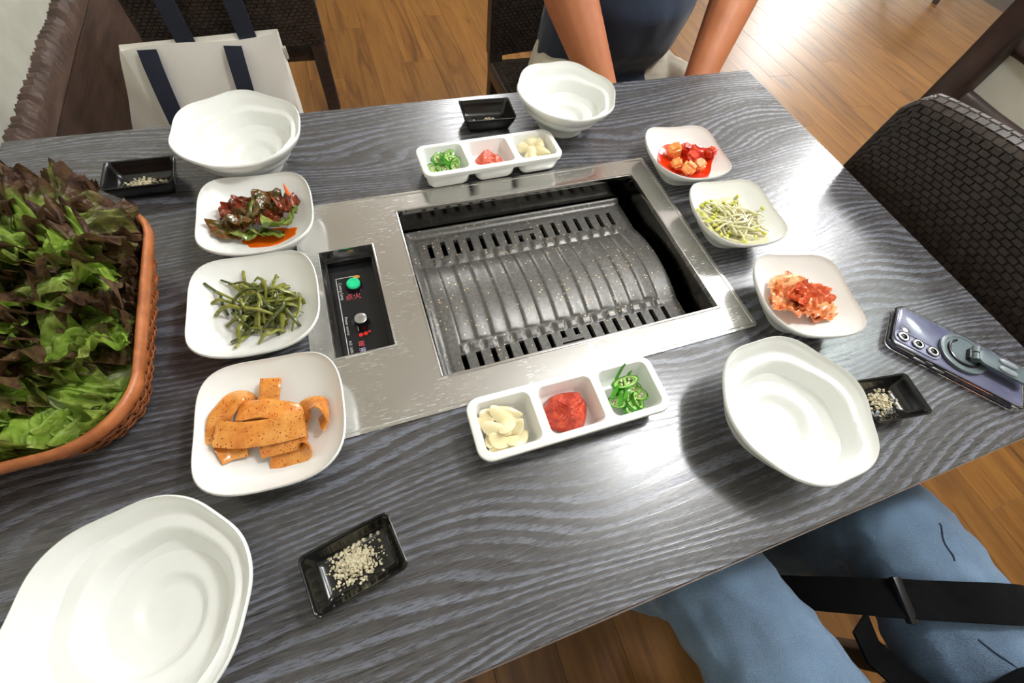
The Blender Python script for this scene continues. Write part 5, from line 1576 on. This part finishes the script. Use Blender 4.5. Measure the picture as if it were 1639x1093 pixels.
def person(J, label, org, shirt_mat, sleeve=0.55, shorts=True):
    def g(k_): return Vector(J[k_])
    b = MB()
    pel, che, nek, hed = g('pelvis'), g('chest'), g('neck'), g('head')
    fac = Vector(J['face']).normalized()
    br = J.get('belly', 0.0)
    rows = []
    for t, rx, ry, fw in ((-.10, .15, .105, 0), (0.05, .172, .125, .01), (.22, .168, .125 + br * .6, .03), (.42, .160, .118 + br, .035), (.62, .165, .112 + br * .5, .02), (.82, .180, .105, .0), (1.0, .165, .085, 0), (1.10, .10, .066, 0)):
        c = pel.lerp(che, t) + fac * fw * (1 + br * 8) * .6
        rows.append((c, rx, ry))
    ell(b, rows)
    cap(b, che + Vector((0, 0, .02)), nek + Vector((0, 0, .03)), .062, .054)
    # head
    up = Vector((0, 0, 1)); sd = fac.cross(up).normalized()
    Rm = Matrix((sd, fac, sd.cross(fac))).transposed()
    b.ball(hed, (.074, .092, .108), 20, 14, M=Rm)
    b.ball(hed + fac * .020 - up * .055, (.058, .068, .062), 16, 10, M=Rm)
    b.tube([hed + fac * .088 + up * .018, hed + fac * .106 - up * .020, hed + fac * .094 - up * .032], [.009, .014, .012], 8, round_ends=True)
    for s_ in (-1, 1): b.ball(hed + sd * s_ * .076 - up * .008, (.010, .018, .030), 10, 8, M=Rm)
    for s_ in ('L', 'R'):
        sh, el, wr = g('sh' + s_), g('el' + s_), g('wr' + s_)
        cap(b, che.lerp(sh, .5), sh, .075, .066); cap(b, sh, el, .056, .050); cap(b, el, el.lerp(wr, .35), .054, .055); cap(b, el.lerp(wr, .35), wr, .055, .036)
        hd = g('ha' + s_) - wr
        hand(b, wr + hd.normalized() * .01, hd, J.get('hup', (0, 0, 1)), 1 if s_ == 'L' else -1)
        hp, kn, an = g('hip' + s_), g('kn' + s_), g('an' + s_)
        cap(b, hp, kn, .088, .062); cap(b, kn, kn.lerp(an, .35), .058, .056); cap(b, kn.lerp(an, .35), an, .056, .037)
        cap(b, an, an + fac * .13 - up * .045, .036, .028)
    root = bmesh_part('person', b, M['skin'], .0055, None, 3, org=org)
    tag(root, label, 'person')
    # shirt
    b = MB()
    ell(b, [(c, rx + .012, ry + .014) for c, rx, ry in rows[1 if not shorts else 0:-1]])
    b.ball(rows[1][0] + fac * (.055 if shorts else 0) - up * .03, (.178, .150 if shorts else .12, .06), 20, 8)
    if shorts: b.ball(rows[1][0] + fac * .115 - up * .035, (.13, .10, .045), 20, 8)
    for s_ in ('L', 'R'):
        sh, el = g('sh' + s_), g('el' + s_)
        cap(b, che.lerp(sh, .5), sh, .086, .080); cap(b, sh, sh.lerp(el, sleeve), .074, .070)
    bmesh_part('shirt', b, shirt_mat, .009, root, 6, .006, 11, org)
    b = MB()
    ell(b, [(rows[0][0], .17, .125), (rows[0][0].lerp(rows[1][0], .6), .186, .138), (rows[1][0], .184, .136), (rows[1][0].lerp(rows[2][0], .3), .178, .132)])
    for s_ in ('L', 'R'):
        hp, kn, an = g('hip' + s_), g('kn' + s_), g('an' + s_)
        if shorts: cap(b, hp, hp.lerp(kn, .86), .102, .090)
        else:
            cap(b, hp, hp.lerp(kn, .5), .098, .092); cap(b, hp.lerp(kn, .5), kn, .092, .080); cap(b, kn, kn.lerp(an, .4), .078, .072); cap(b, kn.lerp(an, .4), an, .072, .062)
    cl = bmesh_part('shorts' if shorts else 'jeans', b, M['beige'] if shorts else M['denim'], .007, root, 5, .006, 16, org, 0.0 if shorts else 1.6)
    for s_ in ('L', 'R'):
        an = g('an' + s_); b = MB()
        cap(b, an - up * .025 - fac * .02, an + fac * .13 - up * .045, .044, .037)
        bmesh_part('shoe', b, M['black_plastic'], .008, root, 3, org=org)
    # hair and face
    b = MB(); n = 22; loops = []
    for j in range(1, 9):
        a = pi * j / 14
        loops.append([hed + Rm @ Vector((.082 * sin(a) * cos(2 * pi * i / n), .100 * sin(a) * sin(2 * pi * i / n) - .006 - .012 * sin(a), .117 * cos(a) + (0.02 * max(0, sin(2 * pi * i / n)) - .035 * max(0, -sin(2 * pi * i / n))) * (j / 8) ** 2 - 0.0)) for i in range(n)])
    b.loft(list(reversed(loops)))
    h = obj('hair', b, M['hair']); h.parent = root; h.location = -Vector(org)
    for s_ in (-1, 1):
        b = MB(); b.ball(hed + fac * .080 + sd * s_ * .032 + up * .012, (.013, .009, .008), 10, 8, M=Rm)
        e = obj('eye', b, flat('eye_dark', (30, 24, 22), 0.15)); e.parent = root; e.location = -Vector(org)
    b = MB(); b.ball(hed + fac * .084 - up * .062, (.024, .008, .006), 10, 8, M=Rm)
    e = obj('mouth', b, flat('lip', (170, 96, 84), 0.4)); e.parent = root; e.location = -Vector(org)
    return root, cl
Z = lambda x, y, z: (x, y, z + T)
p1, _ = person(dict(pelvis=Z(.48, .815, -.185), chest=Z(.48, .765, .29), neck=Z(.48, .735, .40), head=Z(.47, .705, .54), face=(0, -1, -.15), belly=.060,
    shL=Z(.285, .755, .285), elL=Z(.245, .700, .115), wrL=Z(.345, .515, -.105), haL=Z(.375, .44, -.128),
    shR=Z(.675, .755, .285), elR=Z(.760, .690, .110), wrR=Z(.605, .515, -.105), haR=Z(.565, .44, -.128),
    hipL=Z(.385, .80, -.215), knL=Z(.235, .42, -.225), anL=Z(.25, .42, -.655), hipR=Z(.575, .80, -.215), knR=Z(.73, .42, -.225), anR=Z(.72, .42, -.655)),
    'person in a navy shirt and beige shorts seated across the table, hands in lap', (.48, .80, 0), M['navy'])
p2, jeans = person(dict(pelvis=Z(.300, -.90, -.195), chest=Z(.300, -.97, .26), neck=Z(.300, -.96, .37), head=Z(.300, -.93, .51), face=(0, 1, -.1),
    shL=Z(.485, -.97, .255), elL=Z(.560, -1.02, -.02), wrL=Z(.480, -.86, -.10), haL=Z(.44, -.80, -.110),
    shR=Z(.115, -.97, .255), elR=Z(.040, -1.02, -.02), wrR=Z(.12, -.86, -.10), haR=Z(.16, -.80, -.110),
    hipL=Z(.395, -.88, -.21), knL=Z(.435, -.475, -.215), anL=Z(.41, -.45, -.655), hipR=Z(.205, -.88, -.21), knR=Z(.110, -.430, -.215), anR=Z(.10, -.40, -.655)),
    'person in blue jeans seated at the near side, only the legs visible', (.30, -.88, 0), M['black_cloth'], shorts=False)
from mathutils.bvhtree import BVHTree
tree = BVHTree.FromPolygons([v.co.copy() for v in jeans.data.vertices], [tuple(p.vertices) for p in jeans.data.polygons])
OJ = Vector((.30, -.88, 0))
def drape(xy, lift=0.001):
    out = []
    for x, y in xy:
        hit = tree.ray_cast(Vector((x, y, 1.2)) - OJ, Vector((0, 0, -1)))[0]
        if hit is not None: out.append(hit + Vector((0, 0, lift)))
    return out
def lerp_xy(a, c, n): return [(a[0] + (c[0] - a[0]) * i / n, a[1] + (c[1] - a[1]) * i / n) for i in range(n + 1)]
seam = simple('dark_denim_seam', (34, 44, 64), (46, 58, 80), 200, 0.9)
for a, c in (((.375, -.60), (.41, -.70)), ((.425, -.475), (.412, -.520))):
    P = drape(lerp_xy(a, c, 14), 0.0)
    if len(P) > 3:
        b = MB(); b.tube(P, .0013, 6); obj('seam', b, seam, jeans)
# black shoulder bag with its strap across the thigh
sb = thing('shoulder_bag', 'black shoulder bag and strap lying across the lap of the person in jeans', 'bag', (.34, -.72, T - .14))
OS = Vector((-.34, .72, -(T - .14)))
P = [p + OJ + Vector((0, 0, .008)) for p in drape(lerp_xy((.345, -.545), (.50, -.605), 12))]
zl = [max(p.z, P[0].z + (P[-1].z - P[0].z) * i / (len(P) - 1)) for i, p in enumerate(P)]
for _ in range(4): zl = [max(P[i].z, (zl[max(i - 1, 0)] + zl[i] + zl[min(i + 1, len(P) - 1)]) / 3) for i in range(len(P))]
for i, p in enumerate(P): p.z = zl[i]
zt = P[0].z
pre = [Vector((.230, -.495, zt - .16)), Vector((.25, -.505, zt - .11)), Vector((.285, -.52, zt - .045)), Vector((.320, -.535, zt - .004))]
post = [Vector((.535, -.65, P[-1].z - .03)), Vector((.54, -.74, P[-1].z - .02)), Vector((.50, -.80, P[-1].z - .0))]
b = MB(); b.strip([p + OS for p in pre + P + post], (0.1, .1, 1), .046, .004); obj('strap', b, M['matt_black'], sb, smooth=50)
b = MB(); b.strip([Vector((.262, -.545, zt - .03)) + OS, Vector((.275, -.585, zt - .055)) + OS, Vector((.300, -.63, zt - .06)) + OS, Vector((.335, -.69, zt - .04)) + OS], (0, .1, 1), .036, .004); obj('strap', b, M['matt_black'], sb, smooth=50)
b = MB(); b.loft([[p + OS + Vector((.30, -.69, T - .13)) + Vector((0, 0, 0)) for p in rrect(.105 * k_, .062 * k_, .03 * k_, 5, z)] for k_, z in ((.9, -.004), (1, .01), (1, .05), (.9, .062))])
obj('pouch', b, M['matt_black'], sb, smooth=50)
b = MB(); b.box(Vector((.318, -.536, zt - .004)) + OS, (.012, .054, .010), rz=-.3); obj('buckle', b, M['black_plastic'], sb, bevel=.003, smooth=False)
